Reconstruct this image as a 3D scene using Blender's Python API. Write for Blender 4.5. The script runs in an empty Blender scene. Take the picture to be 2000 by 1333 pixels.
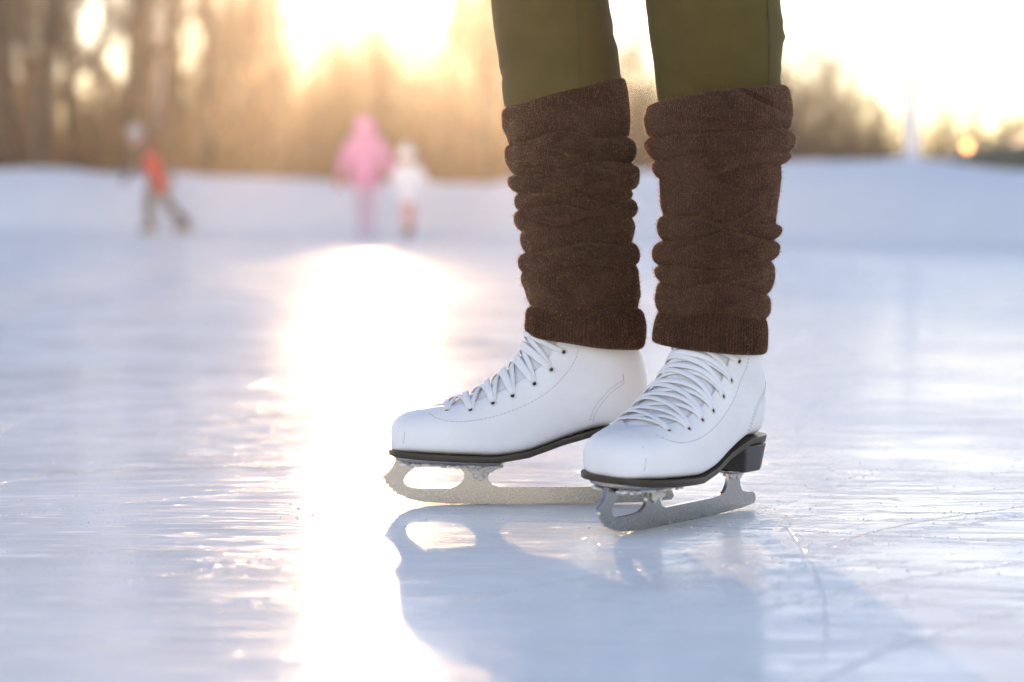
import bpy, bmesh, math, random
import numpy as np
from mathutils import Vector, Matrix, noise
from mathutils.geometry import tessellate_polygon

R = math.radians
random.seed(7); rng = np.random.default_rng(7)
S = bpy.context.scene
COL = S.collection

# ------------------------------------------------------------------ camera
CAM_H, LENS = 0.295, 85.0
FPX = 2000 * LENS / 36
HORIZON = 421.0
PITCH = math.atan((666.5 - HORIZON) / FPX)
cd = bpy.data.cameras.new('camera'); cam = bpy.data.objects.new('camera', cd); COL.objects.link(cam)
cam.location = (0, 0, CAM_H); cam.rotation_euler = (math.pi / 2 - PITCH, 0, 0)
cd.lens = LENS; cd.sensor_width = 36; cd.clip_start = 0.05; cd.clip_end = 3000
cd.dof.use_dof = True; cd.dof.focus_distance = 2.38; cd.dof.aperture_fstop = 4.2
S.camera = cam

# ------------------------------------------------------------------ sky and sun
SUN_EL, SUN_AZ = R(6.6), math.atan(-280 / FPX)      # azimuth measured from +Y towards +X
w = bpy.data.worlds.new('World'); S.world = w; w.use_nodes = True
nt = w.node_tree; bg = nt.nodes['Background']
sky = nt.nodes.new('ShaderNodeTexSky'); sky.sky_type = 'NISHITA'; sky.sun_disc = False
sky.sun_elevation = SUN_EL; sky.sun_rotation = SUN_AZ
sky.air_density = 1.0; sky.dust_density = 0.0; sky.ozone_density = 0.6; sky.altitude = 900
tint = nt.nodes.new('ShaderNodeMix'); tint.data_type = 'RGBA'; tint.blend_type = 'MULTIPLY'; tint.inputs[0].default_value = 1; tint.inputs[7].default_value = (1.13, .96, 1.06, 1)
nt.links.new(sky.outputs[0], tint.inputs[6]); nt.links.new(tint.outputs[2], bg.inputs[0]); bg.inputs[1].default_value = 0.15
sd = bpy.data.lights.new('sun', 'SUN'); sun = bpy.data.objects.new('sun', sd); COL.objects.link(sun)
sd.energy = 2.0; sd.angle = R(0.53); sd.color = (1.0, 0.63, 0.33)
to_sun = Vector((math.sin(SUN_AZ) * math.cos(SUN_EL), math.cos(SUN_AZ) * math.cos(SUN_EL), math.sin(SUN_EL)))
sun.rotation_euler = to_sun.to_track_quat('Z', 'Y').to_euler(); sun.location = (-6, 60, 30)
S.view_settings.view_transform = 'Standard'; S.view_settings.look = 'None'
S.view_settings.exposure = 1.68; S.view_settings.gamma = 1.0
cy = S.cycles
cy.use_denoising = True; cy.max_bounces = 8; cy.diffuse_bounces = 3; cy.glossy_bounces = 3
cy.transmission_bounces = 3; cy.volume_bounces = 0; cy.transparent_max_bounces = 12
cy.sample_clamp_indirect = 6.0; cy.caustics_reflective = False; cy.caustics_refractive = False

# ------------------------------------------------------------------ helpers
def at(u, v, Y):                                     # a pixel of the photograph taken out to depth Y
    a, b = (u - 1000) / FPX, (666.5 - v) / FPX
    c, s = math.cos(PITCH), math.sin(PITCH)
    d = Vector((a, c + b * s, b * c - s))
    return Vector((0, 0, CAM_H)) + d * (Y / d.y)

def ground(u, v):                                    # a pixel put on the ice
    p = at(u, v, 1.0); k = CAM_H / (CAM_H - p.z)
    return Vector((p.x * k, k, 0))

def tag(o, label=None, cat=None, group=None, kind=None):
    for k, x in (('label', label), ('category', cat), ('group', group), ('kind', kind)):
        if x: o[k] = x
    return o

def link(name, me, m=None, parent=None, smooth=True):
    o = bpy.data.objects.new(name, me); COL.objects.link(o)
    for x in (m if isinstance(m, (list, tuple)) else [m] if m else []): me.materials.append(x)
    if smooth: me.shade_smooth()
    if parent: o.parent = parent
    return o

def empty(name, loc=(0, 0, 0), rz=0.0, parent=None):
    o = bpy.data.objects.new(name, None); COL.objects.link(o)
    o.location = loc; o.rotation_euler = (0, 0, rz); o.empty_display_size = 0.1
    if parent: o.parent = parent
    return o

def pymesh(name, vs, fs):
    me = bpy.data.meshes.new(name); me.from_pydata([tuple(v) for v in vs], [], fs); me.update(); return me

def grid_mesh(name, P, closed=False, uv=None):       # P: (rows, cols, 3) array, quads between
    n, m = P.shape[:2]
    me = bpy.data.meshes.new(name)
    idx = np.arange(n * m).reshape(n, m)
    nxt = np.roll(idx, -1, 1) if closed else idx[:, 1:]
    cur = idx if closed else idx[:, :-1]
    q = np.stack([cur[:-1], nxt[:-1], nxt[1:], cur[1:]], -1).reshape(-1, 4)
    me.vertices.add(n * m); me.vertices.foreach_set('co', P.reshape(-1).astype(np.float32))
    me.loops.add(q.size); me.loops.foreach_set('vertex_index', q.reshape(-1).astype(np.int32))
    me.polygons.add(len(q)); me.polygons.foreach_set('loop_start', np.arange(0, q.size, 4, dtype=np.int32))
    if uv is not None:
        UV = uv.reshape(-1, 2)[q.reshape(-1)]
        if closed:                                   # no seam: wrap the last column
            UV = UV.reshape(-1, 4, 2).copy(); last = UV[:, 1, 0] < UV[:, 0, 0]
            UV[last, 1, 0] += 1; UV[last, 2, 0] += 1; UV = UV.reshape(-1, 2)
        l = me.uv_layers.new(name='UVMap'); l.data.foreach_set('uv', UV.reshape(-1).astype(np.float32))
    me.update(calc_edges=True); me.validate(); return me

def catmull(pts, k):                                 # dense smooth curve through pts (array n,d), k steps per span
    P = np.asarray(pts, float); P = np.vstack([2 * P[0] - P[1], P, 2 * P[-1] - P[-2]])
    out = []
    for i in range(1, len(P) - 2):
        p0, p1, p2, p3 = P[i - 1:i + 3]
        for j in range(k):
            t = j / k
            out.append(.5 * (2 * p1 + (p2 - p0) * t + (2 * p0 - 5 * p1 + 4 * p2 - p3) * t * t + (3 * p1 - p0 - 3 * p2 + p3) * t ** 3))
    out.append(P[-2]); return np.array(out)

class MB:                                            # collects simple shapes into one mesh
    def __init__(s): s.v = []; s.f = []; s.m = []
    def add(s, vs, fs, mi=0):
        n = len(s.v); s.v += [tuple(v) for v in vs]; s.f += [tuple(i + n for i in f) for f in fs]; s.m += [mi] * len(fs)
    def tube(s, pts, rad, n=8, mi=0, cap=True, flat=None):   # flat: (normals, thickness ratio)
        pts = [Vector(p) for p in pts]; rings = []
        ref = None
        for i, p in enumerate(pts):
            t = (pts[min(i + 1, len(pts) - 1)] - pts[max(i - 1, 0)]).normalized()
            if flat: nn = flat[0][i]
            else:
                if ref is None: ref = Vector((0, 0, 1)) if abs(t.z) < .9 else Vector((1, 0, 0))
                nn = ref
            b = t.cross(nn)
            if b.length < 1e-6: b = t.orthogonal()
            b.normalize(); nn = b.cross(t).normalized(); ref = nn
            r = rad[i] if hasattr(rad, '__len__') else rad
            k = flat[1] if flat else 1.0
            rings.append([p + b * (r * math.cos(2 * math.pi * j / n)) + nn * (r * k * math.sin(2 * math.pi * j / n)) for j in range(n)])
        vs = [q for r_ in rings for q in r_]; fs = []
        for i in range(len(pts) - 1):
            for j in range(n):
                fs.append((i * n + j, i * n + (j + 1) % n, (i + 1) * n + (j + 1) % n, (i + 1) * n + j))
        if cap: fs += [tuple(range(n))[::-1], tuple((len(pts) - 1) * n + j for j in range(n))]
        s.add(vs, fs, mi)
    def loft(s, rings, cap=True, mi=0):
        n = len(rings[0]); vs = [q for r_ in rings for q in r_]; fs = []
        for i in range(len(rings) - 1):
            for j in range(n): fs.append((i * n + j, i * n + (j + 1) % n, (i + 1) * n + (j + 1) % n, (i + 1) * n + j))
        if cap: fs += [tuple(range(n))[::-1], tuple((len(rings) - 1) * n + j for j in range(n))]
        s.add(vs, fs, mi)
    def box(s, c, d, mi=0):
        c = Vector(c); vs = [c + Vector((x * d[0] / 2, y * d[1] / 2, z * d[2] / 2)) for z in (-1, 1) for y in (-1, 1) for x in (-1, 1)]
        s.add(vs, [(0, 2, 3, 1), (4, 5, 7, 6), (0, 1, 5, 4), (2, 6, 7, 3), (0, 4, 6, 2), (1, 3, 7, 5)], mi)
    def blob(s, c, r, seed=0, rough=.35, sub=2, sc=(1, 1, 1), mi=0):
        bm = bmesh.new(); bmesh.ops.create_icosphere(bm, subdivisions=sub, radius=1)
        c = Vector(c); vs = []
        for v in bm.verts:
            k = 1 + rough * noise.noise(v.co * 1.7 + Vector((seed * 3.1, seed, -seed))) + rough * .5 * noise.noise(v.co * 4 + Vector((seed, 0, seed)))
            vs.append(c + Vector((v.co.x * sc[0], v.co.y * sc[1], v.co.z * sc[2])) * r * k)
        s.add(vs, [tuple(v.index for v in f.verts) for f in bm.faces], mi); bm.free()
    def mesh(s, name):
        me = pymesh(name, s.v, s.f)
        if any(s.m): me.polygons.foreach_set('material_index', s.m)
        return me
    def build(s, name, m=None, parent=None, smooth=True): return link(name, s.mesh(name), m, parent, smooth)

# ------------------------------------------------------------------ materials
class NB:                                            # a tiny node builder
    def __init__(s, name):
        s.m = bpy.data.materials.new(name); s.m.use_nodes = True; s.t = s.m.node_tree
        s.b = s.t.nodes['Principled BSDF']; s.out = s.t.nodes['Material Output']
    def n(s, typ, **kw):
        x = s.t.nodes.new(typ)
        for k, v in kw.items():
            if k.startswith('_'): setattr(x, k[1:], v)
            else: s.put(x.inputs[k.replace('__', ' ')] if not k.startswith('i') or not k[1:].isdigit() else x.inputs[int(k[1:])], v)
        return x
    def put(s, sock, v):
        if hasattr(v, 'is_linked') or isinstance(v, bpy.types.NodeSocket): s.t.links.new(v, sock)
        else: sock.default_value = v
    def set(s, **kw):
        for k, v in kw.items(): s.put(s.b.inputs[k.replace('__', ' ')], v)
        return s
    def math(s, op, a, b=None, c=None, clamp=False):
        x = s.n('ShaderNodeMath', _operation=op, _use_clamp=clamp); s.put(x.inputs[0], a)
        if b is not None: s.put(x.inputs[1], b)
        if c is not None: s.put(x.inputs[2], c)
        return x.outputs[0]
    def noise(s, vec, scale, detail=3, rough=.55, dist=0):
        return s.n('ShaderNodeTexNoise', Vector=vec, Scale=scale, Detail=detail, Roughness=rough, Distortion=dist).outputs['Fac']
    def ramp(s, f, a, b, lo=0.0, hi=1.0):
        x = s.n('ShaderNodeMapRange', _interpolation_type='SMOOTHSTEP'); s.put(x.inputs[0], f)
        for i, v in enumerate((a, b, lo, hi)): s.put(x.inputs[i + 1], v)
        return x.outputs[0]
    def mix(s, f, a, b):
        x = s.n('ShaderNodeMix', _data_type='RGBA'); s.put(x.inputs[0], f)
        s.put(x.inputs[6], (*a, 1) if isinstance(a, tuple) else a); s.put(x.inputs[7], (*b, 1) if isinstance(b, tuple) else b)
        return x.outputs[2]
    def co(s, which='Object', scale=None, rot=None):
        c = s.n('ShaderNodeTexCoord').outputs[which]
        if scale or rot:
            mp = s.n('ShaderNodeMapping', Vector=c)
            if scale: mp.inputs['Scale'].default_value = scale
            if rot: mp.inputs['Rotation'].default_value = rot
            c = mp.outputs[0]
        return c
    def bump(s, h, strength=.5, dist=.001, normal=None):
        x = s.n('ShaderNodeBump', Height=h, Strength=strength, Distance=dist)
        if normal is not None: s.put(x.inputs['Normal'], normal)
        return x.outputs[0]

def plain(name, c, rough=.6, var=.15, scale=20, bump=0, bd=.001, metal=0, **kw):
    b = NB(name); co = b.co(); f = b.noise(co, scale, 4)
    b.set(Base__Color=b.mix(f, tuple(x * (1 - var) for x in c), tuple(min(1, x * (1 + var)) for x in c)), Metallic=metal,
          Roughness=b.math('MULTIPLY_ADD', f, .2, rough - .1), **kw)
    if bump: b.set(Normal=b.bump(b.noise(co, scale * 6, 3), bump, bd))
    return b.m

def m_leather():
    b = NB('white_leather'); co = b.co()
    f = b.noise(co, 16, 4); g = b.noise(co, 700, 2); v = b.n('ShaderNodeTexVoronoi', Vector=co, Scale=650.0, _feature='DISTANCE_TO_EDGE').outputs[0]
    b.set(Base__Color=b.mix(b.ramp(f, .35, .7), (.80, .80, .81), (.86, .86, .86)), Roughness=b.math('MULTIPLY_ADD', f, .15, .36), IOR=1.45)
    d = b.n('ShaderNodeVectorMath', _operation='DISTANCE'); b.put(d.inputs[0], b.co(scale=(1, .35, 1))); d.inputs[1].default_value = (.085, 0, .122)
    cre = b.noise(b.co(scale=(9, 5, 60), rot=(0, R(-38), 0)), 1.0, 3, .55, .6)
    cre = b.math('MULTIPLY', b.ramp(b.math('ABSOLUTE', b.math('SUBTRACT', cre, .5)), 0, .06, 1, 0), b.ramp(d.outputs['Value'], .015, .06, 1, 0))
    sc = b.ramp(b.math('ABSOLUTE', b.math('SUBTRACT', b.noise(b.co(scale=(30, 30, 90)), 1.0, 3, .6, .8), .5)), 0, .006, 1, 0); sc = b.math('MULTIPLY', sc, b.ramp(b.noise(co, 26, 3), .56, .66))
    b.set(Base__Color=b.mix(b.math('MULTIPLY', sc, .22), b.mix(b.ramp(f, .35, .7), (.80, .80, .81), (.86, .86, .86)), (.50, .50, .52)))
    n1 = b.bump(b.ramp(v, 0, .2), .10, .0004); n1 = b.bump(b.math('MULTIPLY', cre, -1.0), .16, .0018, n1); n1 = b.bump(b.noise(co, 22, 2, .5, 1.2), .30, .004, n1); b.set(Normal=b.bump(b.noise(co, 70, 3), .15, .0012, n1)); return b.m

def m_knit():
    b = NB('brown_wool_knit'); uv = b.co('UV'); sep = b.n('ShaderNodeSeparateXYZ', Vector=uv)
    x, y = sep.outputs[0], sep.outputs[1]
    wob = b.noise(uv, 30, 3)
    wale = b.math('SINE', b.math('MULTIPLY_ADD', x, 2 * math.pi * 190, b.math('MULTIPLY', wob, 3.0)))
    saw = b.math('SINE', b.math('ADD', b.math('MULTIPLY', y, 2 * math.pi * 260), b.math('MULTIPLY', b.math('ABSOLUTE', wale), 2.2)))
    h = b.math('ADD', b.math('MULTIPLY', wale, .5), b.math('MULTIPLY', saw, .3))
    co = b.co(); fib = b.noise(co, 900, 4, .7); mot = b.noise(co, 55, 3); fl = b.noise(co, 420, 2)
    c = b.mix(b.ramp(mot, .3, .7), (.036, .016, .0095), (.060, .027, .0155))
    c = b.mix(b.math('MULTIPLY', b.ramp(fl, .58, .75), .55), c, (.17, .10, .06))
    b.set(Base__Color=c, Roughness=.95, Specular__IOR__Level=.15, Sheen__Weight=.22, Sheen__Roughness=.5, Sheen__Tint=(.9, .5, .28, 1),
          Normal=b.bump(b.math('ADD', h, b.math('MULTIPLY', fib, 1.2)), .8, .0009))
    return b.m

def m_fuzz():
    b = NB('wool_fibre'); b.set(Base__Color=(.085, .042, .024, 1), Roughness=.9, Specular__IOR__Level=.1)
    tr = b.n('ShaderNodeBsdfTranslucent', Color=(.65, .34, .19, 1)); mx = b.n('ShaderNodeMixShader', i0=.75)
    b.t.links.new(b.b.outputs[0], mx.inputs[1]); b.t.links.new(tr.outputs[0], mx.inputs[2]); b.t.links.new(mx.outputs[0], b.out.inputs[0]); return b.m

def m_trouser():
    b = NB('olive_stretch_cotton'); uv = b.co('UV'); sep = b.n('ShaderNodeSeparateXYZ', Vector=uv); co = b.co()
    tw = b.math('SINE', b.math('MULTIPLY_ADD', sep.outputs[1], 2600.0, b.math('MULTIPLY', sep.outputs[0], 700.0)))
    f = b.noise(co, 30, 4)
    b.set(Base__Color=b.mix(f, (.078, .057, .013), (.108, .080, .021)), Roughness=.85, Specular__IOR__Level=.25, Sheen__Weight=.12, Sheen__Tint=(.8, .65, .35, 1), Sheen__Roughness=.4,
          Normal=b.bump(b.math('ADD', b.math('MULTIPLY', tw, .25), b.noise(co, 800, 2)), .35, .0005)); return b.m

def m_steel():
    b = NB('frosted_steel'); co = b.co(); st = b.noise(b.co(scale=(60, 60, 1500)), 1.0, 3)
    fr = b.ramp(b.noise(co, 700, 5, .8), .52, .70)
    sep = b.n('ShaderNodeSeparateXYZ', Vector=co); low = b.ramp(sep.outputs[2], .002, .030, 1.0, .25)
    fr = b.math('MULTIPLY', b.math('MULTIPLY', fr, low), .75)
    b.set(Base__Color=b.mix(fr, (.38, .38, .38), (.72, .74, .76)), Metallic=b.math('SUBTRACT', .95, b.math('MULTIPLY', fr, .95)),
          Roughness=b.math('ADD', b.math('MULTIPLY_ADD', st, .16, .17), b.math('MULTIPLY', fr, .4), clamp=True),
          Normal=b.bump(b.math('ADD', b.math('MULTIPLY', st, .25), b.math('MULTIPLY', fr, .35)), .25, .0004)); return b.m

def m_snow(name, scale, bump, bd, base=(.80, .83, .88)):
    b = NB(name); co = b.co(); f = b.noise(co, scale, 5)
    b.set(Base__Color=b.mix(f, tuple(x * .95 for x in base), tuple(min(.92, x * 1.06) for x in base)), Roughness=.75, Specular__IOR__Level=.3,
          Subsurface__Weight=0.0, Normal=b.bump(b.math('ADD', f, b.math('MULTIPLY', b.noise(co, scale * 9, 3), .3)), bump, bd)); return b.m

# skate tracks cut in the ice: three points each, then strength and width in metres
TRACKS = [((1180, 1020), (1480, 1033), (2000, 1060), 1.0, .0028), ((1640, 1062), (1800, 1020), (2000, 990), .9, .0026),
          ((1530, 1020), (1590, 1100), (1610, 1290), .2, .0024), ((1540, 912), (1700, 928), (2000, 832), .9, .0034),
          ((0, 945), (280, 915), (560, 905), 1.0, .0042), ((0, 862), (130, 800), (340, 768), .35, .005), ((0, 852), (260, 842), (560, 822), 1.0, .0045),
          ((0, 700), (300, 640), (640, 640), .7, .012), ((0, 1010), (220, 985), (520, 960), .6, .004), ((880, 1180), (1100, 1135), (1400, 1090), .7, .0022),
          ((1500, 1190), (1780, 1130), (2000, 1100), .35, .003), ((1550, 1010), (1760, 1000), (2000, 1010), .4, .002), ((560, 1000), (620, 1010), (680, 1022), .6, .002),
          ((0, 1160), (350, 1120), (700, 1060), .5, .003), ((1560, 850), (1760, 700), (2000, 640), .5, .006), ((0, 610), (500, 590), (1000, 560), .6, .02),
          ((1500, 700), (1700, 610), (2000, 560), .5, .012), ((1600, 1333), (1800, 1250), (2000, 1190), .35, .003), ((0, 760), (200, 735), (520, 745), .5, .008),
          ((1360, 1120), (1600, 1075), (2000, 1000), .4, .0018), ((1440, 1000), (1640, 1012), (1990, 1035), .4, .0018), ((1560, 1210), (1760, 1240), (2000, 1255), .25, .002), ((1540, 960), (1740, 880), (2000, 900), .5, .0022),
          ((0, 1230), (260, 1215), (600, 1150), .22, .0022), ((0, 1080), (280, 1085), (560, 1110), .25, .0022), ((40, 900), (330, 960), (640, 940), .5, .003)]

def circle3(a, b, c):
    ax, ay, bx, by, cx, cy_ = a.x, a.y, b.x, b.y, c.x, c.y
    d = 2 * (ax * (by - cy_) + bx * (cy_ - ay) + cx * (ay - by))
    if abs(d) < 1e-7: d = 1e-7
    ux = ((ax * ax + ay * ay) * (by - cy_) + (bx * bx + by * by) * (cy_ - ay) + (cx * cx + cy_ * cy_) * (ay - by)) / d
    uy = ((ax * ax + ay * ay) * (cx - bx) + (bx * bx + by * by) * (ax - cx) + (cx * cx + cy_ * cy_) * (bx - ax)) / d
    return Vector((ux, uy, 0)), math.hypot(ax - ux, ay - uy)

def m_ice():
    b = NB('rink_ice'); co = b.co()
    warp = b.n('ShaderNodeTexNoise', Vector=co, Scale=9.0, Detail=3.0).outputs['Color']
    wv = b.n('ShaderNodeVectorMath', _operation='MULTIPLY_ADD'); b.put(wv.inputs[0], warp); wv.inputs[1].default_value = (.006,) * 3; b.put(wv.inputs[2], co)
    p = wv.outputs[0]
    brk = b.ramp(b.noise(co, 38, 4, .7), .38, .58)
    tot = None
    for a, m_, c, s, wd in TRACKS:
        A, M_, C_ = ground(*a), ground(*m_), ground(*c)
        ctr, rad = circle3(A, M_, C_)
        d = b.n('ShaderNodeVectorMath', _operation='DISTANCE'); b.put(d.inputs[0], p); d.inputs[1].default_value = ctr
        line = b.ramp(b.math('ABSOLUTE', b.math('SUBTRACT', d.outputs['Value'], rad)), wd * .3, wd, 1.0, 0.0)
        e = b.n('ShaderNodeVectorMath', _operation='DISTANCE'); b.put(e.inputs[0], p); e.inputs[1].default_value = (A + C_) / 2
        L = (A - C_).length / 2
        line = b.math('MULTIPLY', line, b.ramp(e.outputs['Value'], L * .8, L * 1.15, s, 0.0))
        tot = line if tot is None else b.math('MAXIMUM', tot, line)
    tot = b.math('MULTIPLY', tot, b.math('MULTIPLY_ADD', brk, .75, .25))
    # families of fine old scratches
    bw = b.n('ShaderNodeTexNoise', Vector=co, Scale=.9, Detail=1.0).outputs['Color']; bv = b.n('ShaderNodeVectorMath', _operation='MULTIPLY_ADD'); b.put(bv.inputs[0], bw); bv.inputs[1].default_value = (.35,) * 3; b.put(bv.inputs[2], p); bend = bv.outputs[0]
    fine = None
    for ang, sc in ((.35, 30), (-.6, 26), (1.25, 34), (1.75, 30), (1.0, 22), (2.3, 24), (2.0, 40)):
        q = b.n('ShaderNodeMapping', Vector=bend); q.inputs['Rotation'].default_value = (0, 0, ang); q.inputs['Scale'].default_value = (.035, 1, 1)
        f = b.noise(q.outputs[0], sc, 2, .5, .4)
        line = b.ramp(b.math('ABSOLUTE', b.math('SUBTRACT', f, .5)), .0, .014, 1.0, 0.0)
        line = b.math('MULTIPLY', line, b.ramp(b.noise(co, 1.3 + ang, 3), .44, .56))
        fine = line if fine is None else b.math('MAXIMUM', fine, line)
    cloud = b.noise(co, 1.6, 5, .6); med = b.noise(b.co(scale=(.8, 1, 1)), 9, 5, .6); grain = b.noise(co, 420, 3, .7)
    frost = b.ramp(b.math('ADD', b.math('MULTIPLY', cloud, .6), b.math('MULTIPLY', med, .4)), .40, .62)
    speck = b.ramp(b.noise(co, 150, 2, .6), .66, .74)
    rim = b.math('MAXIMUM', tot, b.math('MULTIPLY', fine, .75))
    base = b.mix(frost, (.70, .705, .70), (.81, .805, .785))
    base = b.mix(b.math('MULTIPLY', rim, .7), base, (.86, .88, .92))
    base = b.mix(b.math('MULTIPLY', speck, .35), base, (.85, .88, .92))
    rough = b.math('ADD', b.math('MULTIPLY_ADD', frost, .05, .095), b.math('ADD', b.math('MULTIPLY', rim, .12), b.math('MULTIPLY', speck, .05)), clamp=True)
    n1 = b.bump(b.noise(co, 3.2, 2, .4), .22, .006)
    n2 = b.bump(med, .05, .004, n1)
    n2b = b.bump(b.math('SUBTRACT', b.math('MULTIPLY', grain, .05), fine), .5, .0030, n2)
    n3 = b.bump(tot, .9, -.0045, n2b)
    b.set(Base__Color=base, Roughness=rough, IOR=1.31, Specular__IOR__Level=.30, Normal=n3)
    dust = b.n('ShaderNodeBsdfPrincipled', Normal=n3); b.put(dust.inputs['Roughness'], b.math('MULTIPLY_ADD', rim, 0.0, .40)); b.put(dust.inputs['Specular IOR Level'], b.math('MULTIPLY', b.math('MULTIPLY', rim, rim), .05))
    b.put(dust.inputs['Base Color'], b.mix(b.noise(co, 60, 4, .7), (.85, .845, .83), (.92, .915, .895)))
    streak = b.noise(b.co(scale=(.6, 1, 1)), 6, 5, .65)
    amt = b.math('ADD', b.math('MULTIPLY', frost, .32), b.math('MULTIPLY', b.ramp(streak, .35, .72), .22))
    amt = b.math('ADD', b.math('ADD', amt, .31), b.math('ADD', b.math('MULTIPLY', rim, .55), b.math('MULTIPLY', speck, .25)), clamp=True)
    mx = b.n('ShaderNodeMixShader', i0=amt); b.t.links.new(b.b.outputs[0], mx.inputs[1]); b.t.links.new(dust.outputs[0], mx.inputs[2]); b.t.links.new(mx.outputs[0], b.out.inputs[0])
    return b.m

def m_bark(name, c, var=.4):
    b = NB(name); co = b.co(scale=(1, 1, .25)); f = b.noise(co, 14, 5, .65)
    b.set(Base__Color=b.mix(f, tuple(x * (1 - var) for x in c), tuple(x * (1 + var) for x in c)), Roughness=.9, Normal=b.bump(f, .6, .02)); return b.m

def m_leaf(name, c, t):
    b = NB(name); info = b.n('ShaderNodeNewGeometry'); r = info.outputs['Random Per Island']
    col = b.mix(r, tuple(x * .6 for x in c), tuple(x * 1.3 for x in c)); b.set(Base__Color=col, Roughness=.8)
    tr = b.n('ShaderNodeBsdfTranslucent', Color=b.mix(r, tuple(x * .6 for x in t), t)); mx = b.n('ShaderNodeMixShader', i0=.5)
    b.t.links.new(b.b.outputs[0], mx.inputs[1]); b.t.links.new(tr.outputs[0], mx.inputs[2]); b.t.links.new(mx.outputs[0], b.out.inputs[0]); return b.m

def m_birch():
    b = NB('birch_bark'); f = b.noise(b.co(scale=(2, 2, 9)), 2.5, 3); b.set(Base__Color=b.mix(b.ramp(f, .6, .68), (.72, .69, .68), (.07, .06, .06)), Roughness=.8); return b.m

M = dict(leather=m_leather(), knit=m_knit(), fuzz=m_fuzz(), trouser=m_trouser(), steel=m_steel(), ice=m_ice(),
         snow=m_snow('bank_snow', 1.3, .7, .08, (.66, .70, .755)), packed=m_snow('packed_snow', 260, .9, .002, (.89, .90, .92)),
         sole=plain('sole_rubber', (.030, .022, .014), .45, .3, 40, .2, .0005), heel=plain('heel_stack', (.040, .039, .038), .35, .3, 60, .2, .0005),
         lace=plain('white_cotton_lace', (.84, .84, .85), .8, .05, 400, .5, .0006), tongue=plain('white_padded_lining', (.78, .78, .80), .7, .06, 120, .3, .001),
         lining=plain('olive_lining', (.16, .14, .09), .8, .3, 120), stitch=plain('grey_thread', (.34, .34, .37), .8, .1, 50),
         eyelet=plain('white_enamel_eyelet', (.74, .73, .72), .3, .05, 50), hole=plain('eyelet_hole', (.03, .03, .03), .8, .1, 50),
         thread=plain('dark_seam_thread', (.05, .045, .018), .8, .1, 80),
         bark=m_bark('brown_bark', (.070, .044, .027)), dark=m_bark('dark_bark', (.045, .042, .034)), twig=plain('twig_bark', (.11, .068, .04), .9, .4, 2),
         birch=m_birch(), leaf=m_leaf('dry_oak_leaf', (.23, .10, .028), (.55, .24, .06)), evergreen=m_leaf('dull_green_leaf', (.055, .065, .035), (.10, .12, .05)),
         scrub=plain('dry_scrub', (.19, .098, .042), .9, .4, 1.5))

# ------------------------------------------------------------------ ice and snow
XS = np.concatenate([np.linspace(-120, -2, 30), np.linspace(-1.9, 1.9, 40), np.linspace(2, 120, 30)])
YS = np.concatenate([np.linspace(-80, .5, 20), np.linspace(.6, 5, 60), np.linspace(5.3, 70, 40)])
PX, PY = np.meshgrid(XS, YS); P = np.stack([PX, PY, np.zeros_like(PX)], -1)
o = link('ice', grid_mesh('ice', P), M['ice']); tag(o, kind='structure')

base_line = catmull([(-120, 52), (-70, 48), (-30, 43), (-14, 39.5), (-8, 38.2), (-4.6, 36.3), (-2.4, 35.4), (-.7, 33), (.9, 28.2), (2.7, 24), (4.5, 21.0), (9, 16), (16, 6), (22, -8), (24, -40), (20, -75)], 14)
CREST = [(-3000, 325), (0, 330), (120, 331), (250, 335), (400, 345), (560, 352), (700, 358), (860, 355), (950, 358), (1000, 350), (1230, 335), (1530, 322), (1700, 318), (1780, 308), (1850, 312), (1900, 322), (2000, 328), (2400, 330), (9000, 320)]
cs = np.array([-.6, -.05, .1, .35, .6, .85, 1.1, 1.3, 1.5, 1.65, 1.8, 2.0, 2.3, 2.8, 3.5, 4.5, 6, 8, 11, 15, 22, 35, 60, 110, 220, 500, 1200])
rows = []
for bx, by in base_line:
    d = Vector((bx, by + 5, 0)).normalized(); uu = 1000 + FPX * bx / max(by, 2)
    v = np.interp(uu, [c[0] for c in CREST], [c[1] for c in CREST])
    zc = CAM_H + (HORIZON - v) / FPX * (max(by, 8) + 1.7 * max(d.y, .3)); zc = min(zc, 1.15)
    row = []
    for c in cs:
        x, y = bx + d.x * c, by + d.y * c
        if c < 0: z = -.05 + .04 * (c > -.5)
        elif c <= 1.7: t = c / 1.7; z = zc * (1 - (1 - t) ** 2.4)
        else: t = min(1, (c - 1.7) / 4); z = zc + (.42 - zc) * (3 * t * t - 2 * t ** 3)
        q = Vector((x * .55, y * .55, 0)); k = min(1, max(0, c) / .5)
        z += k * (.07 * noise.noise(q) + .03 * noise.noise(q * 3.3) + .012 * noise.noise(q * 9)) * (1 if c < 60 else .3)
        row.append((x, y, z))
    rows.append(row)
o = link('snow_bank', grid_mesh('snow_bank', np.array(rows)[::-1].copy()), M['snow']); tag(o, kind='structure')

# ------------------------------------------------------------------ the skate
def L(u, v): return ((1262 - u) / 1915, (986 - v) / 1915)          # side view of the far skate, metres from its heel
def Z(zx, zy): return ((562 - zx / 2.353) / 1915, (366 - zy / 2.353) / 1915)
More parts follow.
